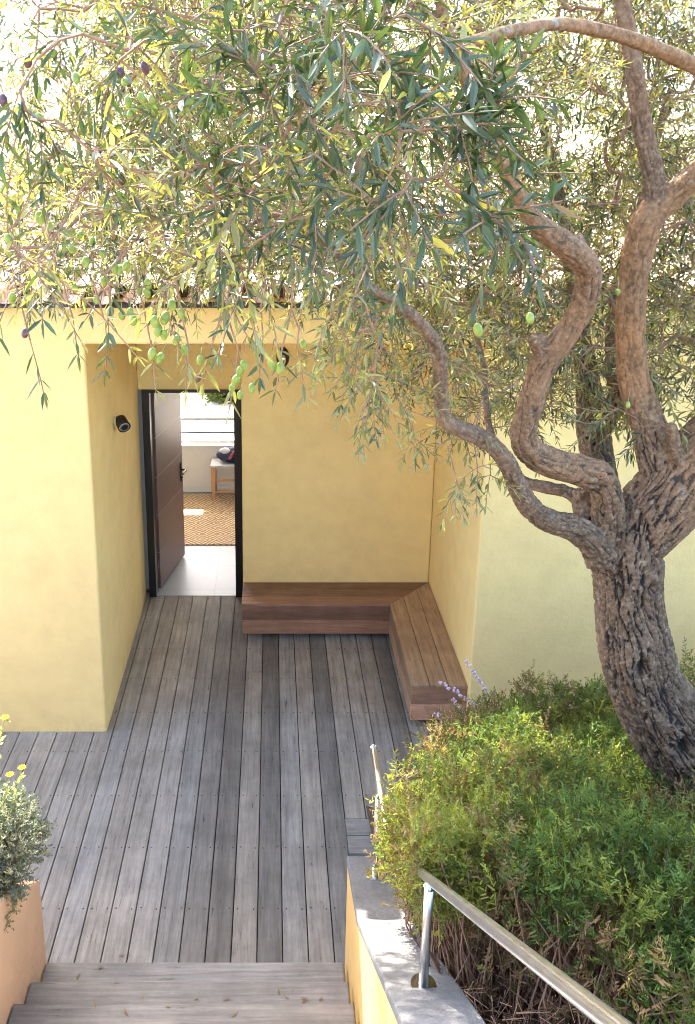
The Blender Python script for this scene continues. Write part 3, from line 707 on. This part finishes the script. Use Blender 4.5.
for i in range(nv):
    k = idx[i]; rel = co[i] - SP[k]; t = STt[k]; u = SU[k]; w = np.cross(t, u)
    s = SS[k] + rel @ t; th = math.atan2(rel @ w, rel @ u); r = SR[k]
    bare = skel_b[k]; old = min(1, max(0, (r - .012) / .085)) ** .8
    tw = th + s * .5
    # long interlocking ridges: noise on a stretched cylinder
    cyl = Vector((math.cos(tw) * r * 60, math.sin(tw) * r * 60, s * 8))
    wob = noise.noise(Vector((cyl.x * .5, cyl.y * .5, s * 9))) * .5
    n1 = 1 - abs(noise.noise(cyl + Vector((wob, wob, 0)))) * 4.2
    n2 = 1 - abs(noise.noise(cyl * 2.3 + Vector((7, 3, 0)))) * 3.6
    n0 = noise.noise(Vector((math.cos(th) * 1.3, math.sin(th) * 1.3, s * 2.2 + 9)))
    ridge = 1 - max(0, n1) * .75 - max(0, n2) * .35          # 1 high, low in the fissures
    disp[i] = n0 * r * .14 + (ridge - .85) * (.004 + .020 * old) * (1 - .75 * bare)
    hol = 0
    for (hp, hr) in HOLLOWS:
        dd = math.sqrt((co[i][0] - hp[0]) ** 2 + (co[i][1] - hp[1]) ** 2 + ((co[i][2] - hp[2]) * .6) ** 2) / hr
        if dd < 3: hol = max(hol, math.exp(-dd * dd * 1.6)); disp[i] += .014 * math.exp(-(dd - 1.5) ** 2 * 2.5) - .05 * (hr / .035) * math.exp(-dd * dd * 1.6)
    ridge *= 1 - .8 * hol
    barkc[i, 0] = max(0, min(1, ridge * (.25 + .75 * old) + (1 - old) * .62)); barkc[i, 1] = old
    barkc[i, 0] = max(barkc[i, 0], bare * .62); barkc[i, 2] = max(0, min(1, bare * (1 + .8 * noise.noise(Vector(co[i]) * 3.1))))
co += no * disp[:, None]
me.vertices.foreach_set('co', co.astype(np.float32).ravel())
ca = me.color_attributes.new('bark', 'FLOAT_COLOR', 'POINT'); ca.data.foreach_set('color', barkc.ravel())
me.materials.clear(); me.materials.append(M['bark']); me.polygons.foreach_set('use_smooth', [True] * len(me.polygons)); me.update()
link('trunk', me, tree)

# crown: twigs grown out from the limbs to points spread through the crown's volume
LOWX = [-200, 0, 60, 330, 362, 395, 440, 480, 520, 560, 640, 700, 900]
LOWY = [285, 285, 290, 285, 375, 405, 420, 455, 440, 420, 450, 450, 430]
def crown_points(n):
    out = []
    c = np.array([.9, 3.4, 4.55]); rad = np.array([3.3, 2.45, 1.75])
    while sum(len(o) for o in out) < n:
        q = rng.uniform(-1, 1, size=(4000, 3)); q = q[(q ** 2).sum(1) < 1]; P = c + q * rad
        px, py, d = proj(P)
        low = np.interp(px, LOWX, LOWY)
        m = (py < low - 12) & (P[:, 1] > 1.5)
        infr = (px > -60) & (px < 760) & (py > -80)
        # clumps and holes
        nz = np.array([noise.noise(Vector(p) * 1.7) for p in P])
        m &= nz > -.26
        m &= infr | (rng.random(len(P)) < .35)
        # the crown thins out towards its left end
        thin = np.clip((px + 20) / 170, 0, 1); thin = np.where(py > 190, np.maximum(thin, .30), thin)
        m &= rng.random(len(P)) < (.12 + .88 * thin)
        m &= ~((px > 425) & (P[:, 1] < 3.25) & (py > 265))
        m |= (px > 335) & (px < 470) & (py > 290) & (py < low) & (P[:, 1] > 2.3) & (P[:, 1] < 2.7 + .004 * (px - 335)) & ((px < 392) | (P[:, 1] > 2.85)) & (nz > -.1)
        m &= ~((px > 385) & (P[:, 1] < 2.8) & (py > 255))
        m &= ~((px > 425) & (P[:, 1] < 2.95))
        m &= ~((px > 560) & (P[:, 1] < 3.3))
        m &= ~((px > 455) & (P[:, 1] < 2.9) & (py > 180))            # limbs at the right stay in view
        m &= ~((px > 490) & (P[:, 1] < 2.6) & (rng.random(len(P)) < .8))
        out.append(P[m])
    return np.concatenate(out)[:n]
NP = 4300
AP = crown_points(NP)
hang = [(8, 300, 1.9), (30, 345, 1.9), (70, 318, 2.0), (105, 322, 1.95), (150, 335, 1.9), (168, 330, 1.95), (190, 348, 1.92), (218, 332, 2.0), (238, 372, 1.95), (262, 335, 2.0), (283, 352, 1.9), (300, 350, 1.95), (345, 340, 2.3), (372, 372, 2.4), (395, 395, 2.75), (365, 405, 2.5), (415, 440, 2.95), (478, 470, 2.9), (470, 430, 2.9), (492, 478, 3.0), (355, 365, 2.35), (330, 318, 2.2), (455, 475, 2.9),
        (45, 270, 1.95), (20, 255, 1.9), (60, 240, 1.95), (95, 262, 1.9), (85, 225, 2.0), (5, 235, 2.0), (130, 245, 1.95), (110, 285, 1.9)]
near = [(232, 30, 1.45), (255, 70, 1.45), (292, 60, 1.4), (330, 18, 1.4), (345, 78, 1.35), (365, 45, 1.35), (390, 100, 1.3), (362, 140, 1.35), (335, 165, 1.4), (395, 165, 1.3), (420, 130, 1.3), (450, 105, 1.3), (470, 60, 1.35), (440, 175, 1.3), (372, 200, 1.3), (462, 195, 1.35), (490, 215, 1.3), (510, 225, 1.3), (430, 30, 1.35), (290, 130, 1.5), (250, 165, 1.55), (215, 195, 1.6), (160, 105, 1.7), (90, 150, 1.7), (40, 120, 1.7), (20, 90, 1.7), (120, 60, 1.65), (60, 40, 1.7), (180, 30, 1.6), (315, 215, 1.45), (275, 230, 1.6), (480, 140, 1.35), (385, 20, 1.35), (310, 100, 1.45), (345, 30, 1.3), (385, 135, 1.28), (475, 180, 1.35), (405, 190, 1.28), (270, 100, 1.5), (225, 90, 1.55), (320, 140, 1.4)]
hang_low = [h for h in hang if h[1] > 300]; hang = [h for h in hang if h[1] <= 300]
HP = np.array([tuple(at(*h)) for h in hang]); NR = np.array([tuple(at(*h)) for h in near])
allP = np.concatenate([AP, HP, NR]); kind = np.array([0] * len(AP) + [1] * len(HP) + [2] * len(NR))
nodes = [np.array(p) for p in tree_nodes]; par = [-1] * len(nodes)
NA = np.zeros((60000, 3)); NA[:len(nodes)] = np.array(nodes); cnt = len(nodes); PAR = np.full(60000, -1, dtype=int)
# nearest first
dist = np.full(len(allP), 1e9); near_i = np.zeros(len(allP), dtype=int)
for a in range(0, len(allP), 200):
    d = np.linalg.norm(allP[a:a + 200, None] - NA[None, :cnt], axis=2); near_i[a:a + 200] = d.argmin(1); dist[a:a + 200] = d.min(1)
todo = np.ones(len(allP), bool); ends = []
for _ in range(len(allP)):
    i = int(np.argmin(np.where(todo, dist, 1e9))); todo[i] = False
    a = NA[near_i[i]].copy(); bpt = allP[i]; L_ = np.linalg.norm(bpt - a)
    k = max(2, min(14, int(L_ / .07))); ctrl = (a + bpt) / 2 + np.array([0, 0, min(.10 * L_, .05)]) + rng.normal(size=3) * min(.08 * L_, .035)
    prev = near_i[i]; new = []
    for j in range(1, k + 1):
        t = j / k; p = (1 - t) ** 2 * a + 2 * t * (1 - t) * ctrl + t * t * bpt + (rng.normal(size=3) * .010 if j < k else 0)
        NA[cnt] = p; PAR[cnt] = prev; prev = cnt; new.append(cnt); cnt += 1
    ends.append((prev, i))
    rem = np.where(todo)[0]
    if len(rem):
        dn = np.linalg.norm(allP[rem][:, None] - NA[new][None], axis=2); mn = dn.min(1); am = dn.argmin(1); up = mn < dist[rem]
        dist[rem[up]] = mn[up]; near_i[rem[up]] = np.array(new)[am[up]]
for (hx, hy, hd) in hang_low:
    a2 = at(hx + random.uniform(-14, 14), min(hy - 25, 282 if hx < 340 else hy - 30), hd); top = np.array(tuple(a2)); bot = np.array(tuple(at(hx, hy, hd)))
    pv = int(np.argmin(np.linalg.norm(NA[:cnt] - top, axis=1))); a0 = NA[pv].copy()
    for (q0, q1) in ((a0, top), (top, bot)):
        k = max(2, int(np.linalg.norm(q1 - q0) / .05))
        for j in range(1, k + 1):
            NA[cnt] = q0 + (q1 - q0) * j / k + rng.normal(size=3) * .006; PAR[cnt] = pv; pv = cnt; cnt += 1
    ends.append((pv, -1 if hy > 320 else -2))
load = np.zeros(cnt); 
for e, i in ends: load[e] += 1
for k in range(cnt - 1, -1, -1):
    if PAR[k] >= 0: load[PAR[k]] += load[k]
has = [k for k in range(cnt) if PAR[k] >= 0]
ha = np.array(has); rad_ = np.minimum(.0011 + .0009 * np.sqrt(load), np.clip(.0020 + .0022 * (NA[:cnt, 1] - 1.3), .0018, .0075))
thick = ha[(rad_[ha] > .0050)]; thin_ = ha[(rad_[ha] <= .0050)]
def r_par(h): return np.where(PAR[PAR[h]] >= 0, np.minimum(rad_[PAR[h]], rad_[h] * 1.3), rad_[h])
Vb, Tb = seg_tubes(NA[PAR[thick]], NA[thick], r_par(thick), rad_[thick], 6)
tri_mesh('branch', Vb, Tb, np.ones((len(Tb), 3)), [M['twig']], smooth=True, parent=tree)
parts = []
Vt, Tt = seg_tubes(NA[PAR[thin_]], NA[thin_], r_par(thin_), rad_[thin_], 4)
parts.append((Vt, Tt, np.ones((len(Tt), 3)), 1))
# leafy shoots
SA = []; SB = []; LB = []; LD = []; LN = []; LL = []; LT = []; LK = []; olive_spots = []
def shoot(p, d, length, lsize, spacing, dark, drop):
    p = np.array(p, float); d = d / np.linalg.norm(d); side = np.cross(d, rng.normal(size=3)); side /= np.linalg.norm(side)
    n = max(3, int(length / spacing)); st = length / n; q = p.copy()
    for j in range(n):
        d = d + np.array([0, 0, -drop * st * 4]) + rng.normal(size=3) * .06; d /= np.linalg.norm(d)
        q2 = q + d * st; SA.append(q.copy()); SB.append(q2.copy()); q = q2
        side = side - d * (side @ d); side /= np.linalg.norm(side); up = np.cross(d, side)
        ang = rng.uniform(1.2, 1.9); side = side * math.cos(ang) + up * math.sin(ang)
        for sg in (1, -1):
            if rng.random() < .12: continue
            op = rng.uniform(.55, 1.05)
            ld = d * math.cos(op) + side * sg * math.sin(op) + np.array([0, 0, -.06])
            LB.append(q.copy()); LD.append(ld); LN.append(np.array([0, 0, 1.0]) + rng.normal(size=3) * .45); LL.append(lsize * rng.uniform(.65, 1.15) * (1 if j < n - 1 else .8))
            b = rng.uniform(.6, 1.3) * (.95 if dark else 1.2)
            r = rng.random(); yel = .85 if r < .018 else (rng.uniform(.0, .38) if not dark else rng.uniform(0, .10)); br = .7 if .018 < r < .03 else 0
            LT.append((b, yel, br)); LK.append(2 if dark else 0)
    LB.append(q.copy()); LD.append(d.copy()); LN.append(np.array([0, 0, 1.0]) + rng.normal(size=3) * .4); LL.append(lsize * .8); LT.append((.9 if dark else 1.3, .1, 0)); LK.append(2 if dark else 0)
for e, i in ends:
    p = NA[e]; back = NA[PAR[e]]; d0 = p - back; d0 /= np.linalg.norm(d0) + 1e-9; kd = kind[i] if i >= 0 else 1
    if kd == 0:
        for _ in range(rng.integers(2, 4)):
            shoot(p, d0 * .7 + rng.normal(size=3) * .7, rng.uniform(.12, .30), rng.uniform(.041, .058), .025, rng.random() < .42, rng.uniform(-.5, .7))
    elif kd == 1:
        shoot(p, d0 + rng.normal(size=3) * .3 + np.array([0, 0, -.5]), rng.uniform(.07, .13), .05, .026, rng.random() < .45, 1.5)
        if i < 0 and proj(p[None])[0][0] > 320: 
            for _ in range(3): shoot(p, rng.normal(size=3) * .6 + np.array([0, 0, -.3]), rng.uniform(.1, .18), .05, .022, False, 1.0)
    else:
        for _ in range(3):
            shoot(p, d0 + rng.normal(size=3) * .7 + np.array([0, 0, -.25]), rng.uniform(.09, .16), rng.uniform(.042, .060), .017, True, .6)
LB = np.array(LB); LD = np.array(LD); LN = np.array(LN); LL = np.array(LL); LT = np.array(LT)
V, T, C = leaves_mesh(LB, LD, LN, LL, LL * rng.uniform(.17, .24, len(LL)), rng.uniform(-.05, .18, len(LL)), LT)
LK = np.repeat(np.array(LK), 8)
parts.append((V, T, C, LK))
SA = np.array(SA); SB = np.array(SB)
Vs, Ts = seg_tubes(SA, SB, np.full(len(SA), .0018), np.full(len(SA), .0014), 3)
parts.append((Vs, Ts, np.ones((len(Ts), 3)), 1))

# olives hanging on the left twigs
def olive_mesh(name, m):
    q = MB(); seg, rings = 14, 10; q.ball((0, 0, 0), (.0084, .0084, .0124), m, seg, rings)
    q.tube([(0, 0, .011), (.001, 0, .020), (.0, .001, .032)], .0008, M['greenstem'], 5)
    me = bpy.data.meshes.new(name); me.from_pydata(q.v, [], q.f)
    for mm in q.mats: me.materials.append(mm)
    me.polygons.foreach_set('material_index', q.m); me.polygons.foreach_set('use_smooth', [True] * len(q.f)); me.update(); return me
om = [olive_mesh('green_olive', M['olive']), olive_mesh('ripe_olive', M['ripe'])]
OL = [(12, 298, 0), (25, 333, 1), (40, 218, 0), (9, 239, 0), (38, 93, 0), (28, 62, 1), (76, 78, 0), (40, 118, 0), (3, 100, 1), (60, 168, 0), (70, 233, 0), (80, 235, 0), (92, 241, 0), (72, 248, 0), (103, 254, 0), (68, 271, 0), (77, 272, 0), (75, 288, 0), (104, 282, 0), (115, 268, 0), (120, 270, 0), (126, 266, 0), (139, 292, 0), (147, 293, 0), (107, 210, 0), (180, 230, 0), (122, 315, 0), (130, 312, 0), (133, 320, 0), (155, 322, 0), (165, 318, 0), (158, 330, 0), (152, 354, 0), (160, 358, 0), (181, 314, 0), (185, 350, 0), (164, 335, 0), (200, 360, 0), (198, 378, 1), (240, 371, 0), (236, 380, 0), (244, 365, 0), (252, 388, 0), (232, 388, 0), (240, 395, 0), (259, 345, 0), (272, 365, 0), (280, 368, 0), (303, 344, 0), (298, 210, 0), (312, 172, 0), (128, 102, 0), (134, 108, 0), (142, 98, 0), (130, 115, 0), (152, 100, 0), (120, 72, 1), (145, 68, 1), (122, 178, 1), (125, 82, 0), (190, 262, 0), (206, 250, 0), (220, 290, 0), (172, 305, 0), (96, 300, 0), (110, 312, 0), (86, 262, 0), (50, 226, 0), (618, 292, 0), (628, 405, 0), (478, 330, 0), (530, 318, 0), (310, 168, 0), (56, 150, 1), (148, 284, 0), (176, 340, 0)]
keep = SB[np.linalg.norm(SB - np.array([.3, 2.3, 3.9]), axis=1) < 3.0]
kx, ky, kd_ = proj(keep)
st_m = []
A_ = []; B_ = []
for j, (px, py, k) in enumerate(OL):
    w = (kx - px) ** 2 + (ky - (py - 20)) ** 2 + ((kd_ - 1.9) * 22) ** 2
    s = keep[int(np.argmin(w))]; D_ = s[1]; p = at(px, py, max(1.75, min(D_, 2.15 if px < 400 else 3.0)))
    o = bpy.data.objects.new('olive', om[k]); COL.objects.link(o); o.parent = tree; o.matrix_parent_inverse = Matrix.Translation(tree.location).inverted()
    o.location = p; sc = random.uniform(.85, 1.15); o.scale = (sc, sc, sc * random.uniform(.95, 1.1)); o.rotation_euler = (random.uniform(-.4, .4), random.uniform(-.4, .4), random.uniform(0, 6))
    top = np.array(p) + np.array([0, 0, .028]); mid = (top + s) / 2 + np.array([0, 0, .01])
    A_ += [top, mid]; B_ += [mid, s]
Vs, Ts = seg_tubes(np.array(A_), np.array(B_), np.full(len(A_), .0009), np.full(len(A_), .0011), 4)
parts.append((Vs, Ts, np.ones((len(Ts), 3)), 1))
V, T, C, MI = join(parts)
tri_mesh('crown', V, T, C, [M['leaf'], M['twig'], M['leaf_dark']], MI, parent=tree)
print('leaves', len(LB), 'tris', len(T))

# ------------------------------------------------------------------ juniper hedge right of the stair
def nzz(x, y, s=1.3, o=0): return noise.noise(Vector((x * s, y * s, o)))
def bush_edge(y): return float(np.interp(y, [1.6, 2.2, 2.50, 2.7, 3.1, 3.6, 4.2, 4.7, 5.0, 5.2], [1.2, 1.00, .62, .53, .50, .55, .80, 1.12, 1.45, 1.7]))
def bush_top(x, y):
    # mound following the slope; lowest along the coping
    z = np.interp(y, [1.4, 1.8, 2.3, 2.8, 3.3, 3.8, 4.5, 5.0, 5.25], [2.5, 2.28, 2.04, 1.93, 1.72, 1.48, 1.20, 1.00, .6])
    edge = bush_edge(y)   # left margin
    t = (x - edge) / .12
    if t < 0: return None
    z -= .07 * (1 - min(1, t)) ** 2
    if x > 2.3: z += .45 * min(1, (x - 2.3) / .3) * max(0, 1 - abs(y - 4.6) / .9)
    return z + .20 * nzz(x, y, 2.2) + .13 * nzz(x, y, 6, 3)
def make_bush(name, label, cat, cond, n, group=None):
    t = thing(name, label, cat, (1.6, 3.6, .5), group)
    P = []; Dd = []; Tn = []; Ln = []
    while len(P) < n:
        x = random.uniform(.4, 4.3); y = random.uniform(1.5, 5.2)
        z = bush_top(x, y)
        if z is None or not cond(x, y): continue
        side_ = x - bush_edge(y) < .16 and y > 2.45
        dep = random.random() ** 1.6 * .42
        if side_: dep = random.random() * .95; x += dep * .22
        zz = z - dep
        lo = bed_z(y) if x > .66 else coping_z(min(y, 3.9)) + .06 + .25 * nzz(x, y, 9)
        if zz < lo - .02: continue
        P.append((x, y, zz))
        # outwards and up, with drooping ones at the rim
        g1 = nzz(x, y, 1.6, 11); g2 = nzz(x * 1, y, 5, 21)
        rim = max(0, 1 - (x - bush_edge(y)) / .35) if y > 2.6 else 0
        Dd.append((random.gauss(-.25 * rim, .55), random.gauss(-.15, .5), random.gauss(.85 - .5 * rim, .4)))
        yel = max(0, min(.75, .04 + .42 * rim + .55 * g2 + random.gauss(0, .08)))
        deadn = 1.0 if (dep > .26 and random.random() < .5) else 0.0
        if y < 2.3 and x < 1.05 + .2 * g1 and random.random() < .7: deadn = random.uniform(.7, 1)
        if nzz(x, y, 3.3, 51) > .12 and random.random() < .5: deadn = random.uniform(.3, .9)
        if 3.6 < y < 4.75 and x < bush_edge(y) + .34 + .15 * g1 and nzz(x, y, 3.5, 61) > -.12 and random.random() < .75: deadn = random.uniform(.45, .95)
        if rim > .15 and nzz(x, zz + y, 4, 31) > .18: deadn = random.uniform(.4, .9)
        Tn.append((random.uniform(.45, 1.6) * (1.15 if yel > .4 else 1), yel * (1 - deadn), deadn)); Ln.append(random.uniform(.07, .15))
    if cond(.5, 3.0):                                            # branches that have grown through and over the handrail
        for _ in range(2300):
            y = random.uniform(2.52, 3.42); x = random.uniform(.50, .76); rz = np.interp(y, [2.35, 3.40, 3.62], [2.085, 1.38, 1.335])
            P.append((x, y, rz + random.uniform(-.25, .15))); Dd.append((random.gauss(-.2, .5), random.gauss(-.2, .5), random.gauss(.6, .4)))
            yel = max(0, min(.8, .30 + .5 * nzz(x, y, 5, 21))); dd = random.uniform(.4, .9) if nzz(x, y * 1.3, 5, 31) > .12 else 0
            Tn.append((random.uniform(.7, 1.5), yel * (1 - dd), dd)); Ln.append(random.uniform(.06, .12))
    P = np.array(P); Dd = np.array(Dd); Tn = np.array(Tn); Ln = np.array(Ln)
    V, T, C = sprays(P, Dd, Ln, Tn, nb=16, bw=.0048, bl=.27)
    tri_mesh('foliage', V, T, C, [M['juniper']], parent=t)
    # woody stems
    A_ = []; B_ = []; ra = []; rb = []
    sub = rng.choice(len(P), size=int(n * .16), replace=False)
    for i in sub:
        x, y, z = P[i]; by = y + random.uniform(-.1, .1); bx = x + random.uniform(-.15, .3); bz = (bed_z(by) if bx > .66 else .8) - .02
        if bz > z or bx < .68: continue
        a = np.array([bx, by, bz]); c = np.array([x, y, z]); m = (a + c) / 2 + rng.normal(size=3) * .05
        A_ += [a, m]; B_ += [m, c]; r = random.uniform(.002, .005); ra += [r * 1.5, r]; rb += [r, r * .5]
    Vs, Ts = seg_tubes(np.array(A_), np.array(B_), np.array(ra), np.array(rb), 4)
    tri_mesh('stems', Vs, Ts, np.ones((len(Ts), 3)), [M['dead']], parent=t)
    return t
make_bush('juniper_bush', 'sprawling feathery green juniper with browned tips spilling over the coping', 'bush', lambda x, y: not (x > 2.25 and y > 3.75), 27000)
make_bush('juniper_bush', 'taller bright green juniper behind the leaning trunk at the right edge', 'bush', lambda x, y: x > 2.25 and y > 3.75, 2600)
# litter of brown needles and twigs between coping and bush
n = 8000; x = rng.uniform(.66, 2.0, n); y = rng.uniform(.9, 3.4, n); z = np.array([bed_z(b) for b in y]) + rng.random(n) ** 2 * .22
P = np.stack([x, y, z], -1); d = unit(rng.normal(size=(n, 3)) * np.array([1, 1, .6])); Lh = rng.uniform(.04, .13, n)[:, None]
V, T = seg_tubes(P - d * Lh * .5, P + d * Lh * .5, np.full(n, .0022), np.full(n, .001), 3)
tag(tri_mesh('dead_litter', V, T, np.ones((len(T), 3)), [M['dead']]), 'brown dead needles and twigs along the coping', 'plant litter', kind='stuff')

# sage with lilac flower spikes reaching out of the bush by the bench
sg = thing('flowering_sage', 'thin pale sage stems with lilac flower spikes beside the bench end', 'flower', (1.5, 4.9, .3))
for (a, c) in (((500, 705), (466, 662)), ((492, 712), (441, 682)), ((470, 722), (453, 699)), ((455, 735), (436, 712))):
    p0 = at(a[0], a[1] + 12, 4.95); p1 = at(c[0], c[1], 5.0); mid = (p0 + p1) / 2 + Vector((.0, 0, .03))
    q = MB(); q.tube([p0, mid, p1], [.003, .0025, .0015], M['greenstem'], 6); s_ = q.build('stem', sg)
    q = MB()
    for k in range(9):
        t = .38 + .62 * k / 8; p = p0.lerp(mid, t * 2) if t < .5 else mid.lerp(p1, t * 2 - 1)
        for m in range(3): q.ball(p + Vector((random.uniform(-.012, .012), random.uniform(-.012, .012), random.uniform(-.012, .012))), random.uniform(.006, .010), M['lilac'], 6, 4)
    q.build('flower_spike', sg)

# ------------------------------------------------------------------ grey bushes and yellow flowers on the left
def clump(name, label, cat, c, rad, n, length, tint, m, nb=12, bw=.006, stuffn=.2):
    t = thing(name, label, cat, (c[0], c[1], c[2] - rad[2]))
    q = rng.normal(size=(n, 3)); q = unit(q) * (rng.random(n)[:, None] ** .35); q[:, 2] = np.abs(q[:, 2]) * 1.4 - .4
    P = np.array(c) + q * np.array(rad); d = q + rng.normal(size=(n, 3)) * .35 + np.array([0, 0, .5])
    Tn = np.stack([rng.uniform(.7, 1.3, n), np.clip(rng.normal(tint[1], .08, n), 0, 1), np.clip(rng.normal(tint[2], .1, n), 0, 1)], -1)
    V, T, C = sprays(P, d, rng.uniform(length * .7, length * 1.2, n), Tn, nb=nb, bw=bw)
    tri_mesh('foliage', V, T, C, [m], parent=t)
    k = max(12, n // 8); a = np.array(c) + rng.normal(size=(k, 3)) * np.array([.04, .04, .0]) - np.array([0, 0, rad[2] * .8])
    Vs, Ts = seg_tubes(a, P[:k], np.full(k, .004), np.full(k, .0015), 4)
    tri_mesh('stems', Vs, Ts, np.ones((len(Ts), 3)), [M['dead']], parent=t); return t
clump('grey_shrub', 'silvery grey feathery bush overhanging the peach planter wall', 'bush', (-1.38, 3.52, 1.15), (.27, .30, .26), 1500, .075, (1, .05, .03), M['grey_foliage'])
clump('grey_shrub', 'pale olive toned lower bush trailing over the planter edge', 'bush', (-1.37, 3.42, 1.00), (.19, .24, .16), 700, .065, (1, .22, .02), M['grey_foliage'])
yf = thing('yellow_flower', 'small plant with yellow flowers rising above the grey bush', 'flower', (-1.45, 3.6, .75))
for (px, py, D_) in ((22, 768, 3.55), (10, 775, 3.55), (5, 718, 3.6)):
    p1 = at(px, py, D_); p0 = p1 + Vector((-.12, -.02, -.42)); mid = (p0 + p1) / 2 + Vector((.01, 0, .02))
    q = MB(); q.tube([p0, mid, p1], [.003, .0025, .002], M['greenstem'], 6)
    q.build('stem', yf)
    q = MB()
    for k in range(10):
        a = 2 * math.pi * k / 10; rr = .022
        d = Vector((math.cos(a), math.sin(a), .25)); s_ = Vector((-math.sin(a), math.cos(a), 0))
        q.add([p1, p1 + d * rr * .6 + s_ * .006, p1 + d * rr, p1 + d * rr * .6 - s_ * .006], [(0, 1, 2, 3)], M['yellowpetal'])
    q.ball(p1, (.009, .009, .007), M['yellowpetal'], 8, 6); q.build('bloom', yf)
    n = 16; tt = rng.uniform(.35, .97, n); bs = np.array([tuple(p0.lerp(p1, float(k))) for k in tt]) + np.array([.005, 0, .01])
    V, T, C = leaves_mesh(bs, rng.normal(size=(n, 3)) + np.array([0, 0, .3]), np.tile([0, 0, 1.], (n, 1)), rng.uniform(.025, .04, n), rng.uniform(.010, .016, n), np.full(n, .1), np.tile([1.5, .35, 0], (n, 1)))
    tri_mesh('leaves', V, T, C, [M['juniper']], parent=yf)
# low hedge beyond the terrace, seen through the window
t = thing('terrace_hedge', 'small patch of green hedge beyond the window rail', 'hedge', (0, 17, 0))
n = 7000; P = np.stack([rng.uniform(-1.22, 2.2, n), rng.uniform(15.85, 16.8, n), rng.random(n) * .75], -1)
V, T, C = sprays(P, rng.normal(size=(n, 3)) + np.array([0, 0, .8]), np.full(n, .16), np.tile([.55, .1, 0], (n, 1)), nb=8, bw=.04)
tri_mesh('foliage', V, T, C, [M['juniper']], parent=t)

# ------------------------------------------------------------------ leaves fallen on the steps and deck
lf = []
for (px, py) in ((285, 995), (292, 992), (300, 998), (279, 990), (120, 983), (95, 1008), (238, 1012), (318, 1001), (302, 928), (118, 957), (210, 700), (365, 649), (372, 652), (150, 840), (260, 800), (232, 880), (182, 905), (66, 872), *[(random.uniform(60, 335), random.uniform(640, 1018)) for _ in range(26)]):
    tz = math.tan(PITCH + math.atan((py - CY) / F))
    z, D_ = 0, H / tz
    for k in range(1, 5):
        zz = .17 * k; dd = (H - zz) / tz
        if 3.77 - .266 * (k - 1) - .266 < dd <= 3.77 - .266 * (k - 1): z, D_ = zz, dd
    lf.append((at(px, py, D_), z))
for i, (p, z) in enumerate(lf):
    a = random.uniform(0, 6.28); V, T, C = leaves_mesh(np.array([[0, 0, .004]]), np.array([[math.cos(a), math.sin(a), .02]]), np.array([[0, .2, 1.]]), np.array([random.uniform(.02, .05)]), np.array([.009]), np.array([-.05]), np.array([[1.1, random.uniform(.1, .5), random.uniform(.3, 1)]]))
    o = tri_mesh('fallen_leaf', V, T, C, [M['leaf']]); o.location = (p.x, p.y, z + .002)
    tag(o, 'small dry olive leaf lying on the grey decking boards' if z == 0 else 'small dry olive leaf lying on the top wooden steps', 'leaf', 'fallen leaves on the deck' if z == 0 else 'fallen leaves on the steps')

# ------------------------------------------------------------------ light
EL = R(44.5); AZ = R(-20)      # sun behind the house, a little to the left
w = bpy.data.worlds.new('World'); scene.world = w; w.use_nodes = True; nt = w.node_tree
sky = nt.nodes.new('ShaderNodeTexSky'); sky.sky_type = 'NISHITA'; sky.sun_disc = False
sky.sun_elevation = EL; sky.sun_rotation = AZ; sky.air_density = .75; sky.dust_density = 2.5; sky.ozone_density = .6
bgd = nt.nodes['Background']; nt.links.new(sky.outputs[0], bgd.inputs['Color']); bgd.inputs['Strength'].default_value = .15
ld = bpy.data.lights.new('sun', 'SUN'); ld.energy = 2.7; ld.angle = R(.53); ld.color = (1, .95, .86)
so_ = bpy.data.objects.new('sun', ld); COL.objects.link(so_)
sd = Vector((math.sin(AZ) * math.cos(EL), math.cos(AZ) * math.cos(EL), math.sin(EL)))
so_.rotation_euler = sd.to_track_quat('Z', 'Y').to_euler(); so_.location = (0, 0, 12)
scene.view_settings.view_transform = 'Standard'; scene.view_settings.look = 'None'; scene.view_settings.gamma = 1
scene.view_settings.exposure = 3.42
scene.render.engine = 'CYCLES'; scene.cycles.filter_width = 1.0; scene.cycles.max_bounces = 8; scene.cycles.diffuse_bounces = 4
try: scene.cycles.use_denoising = True
except Exception: pass
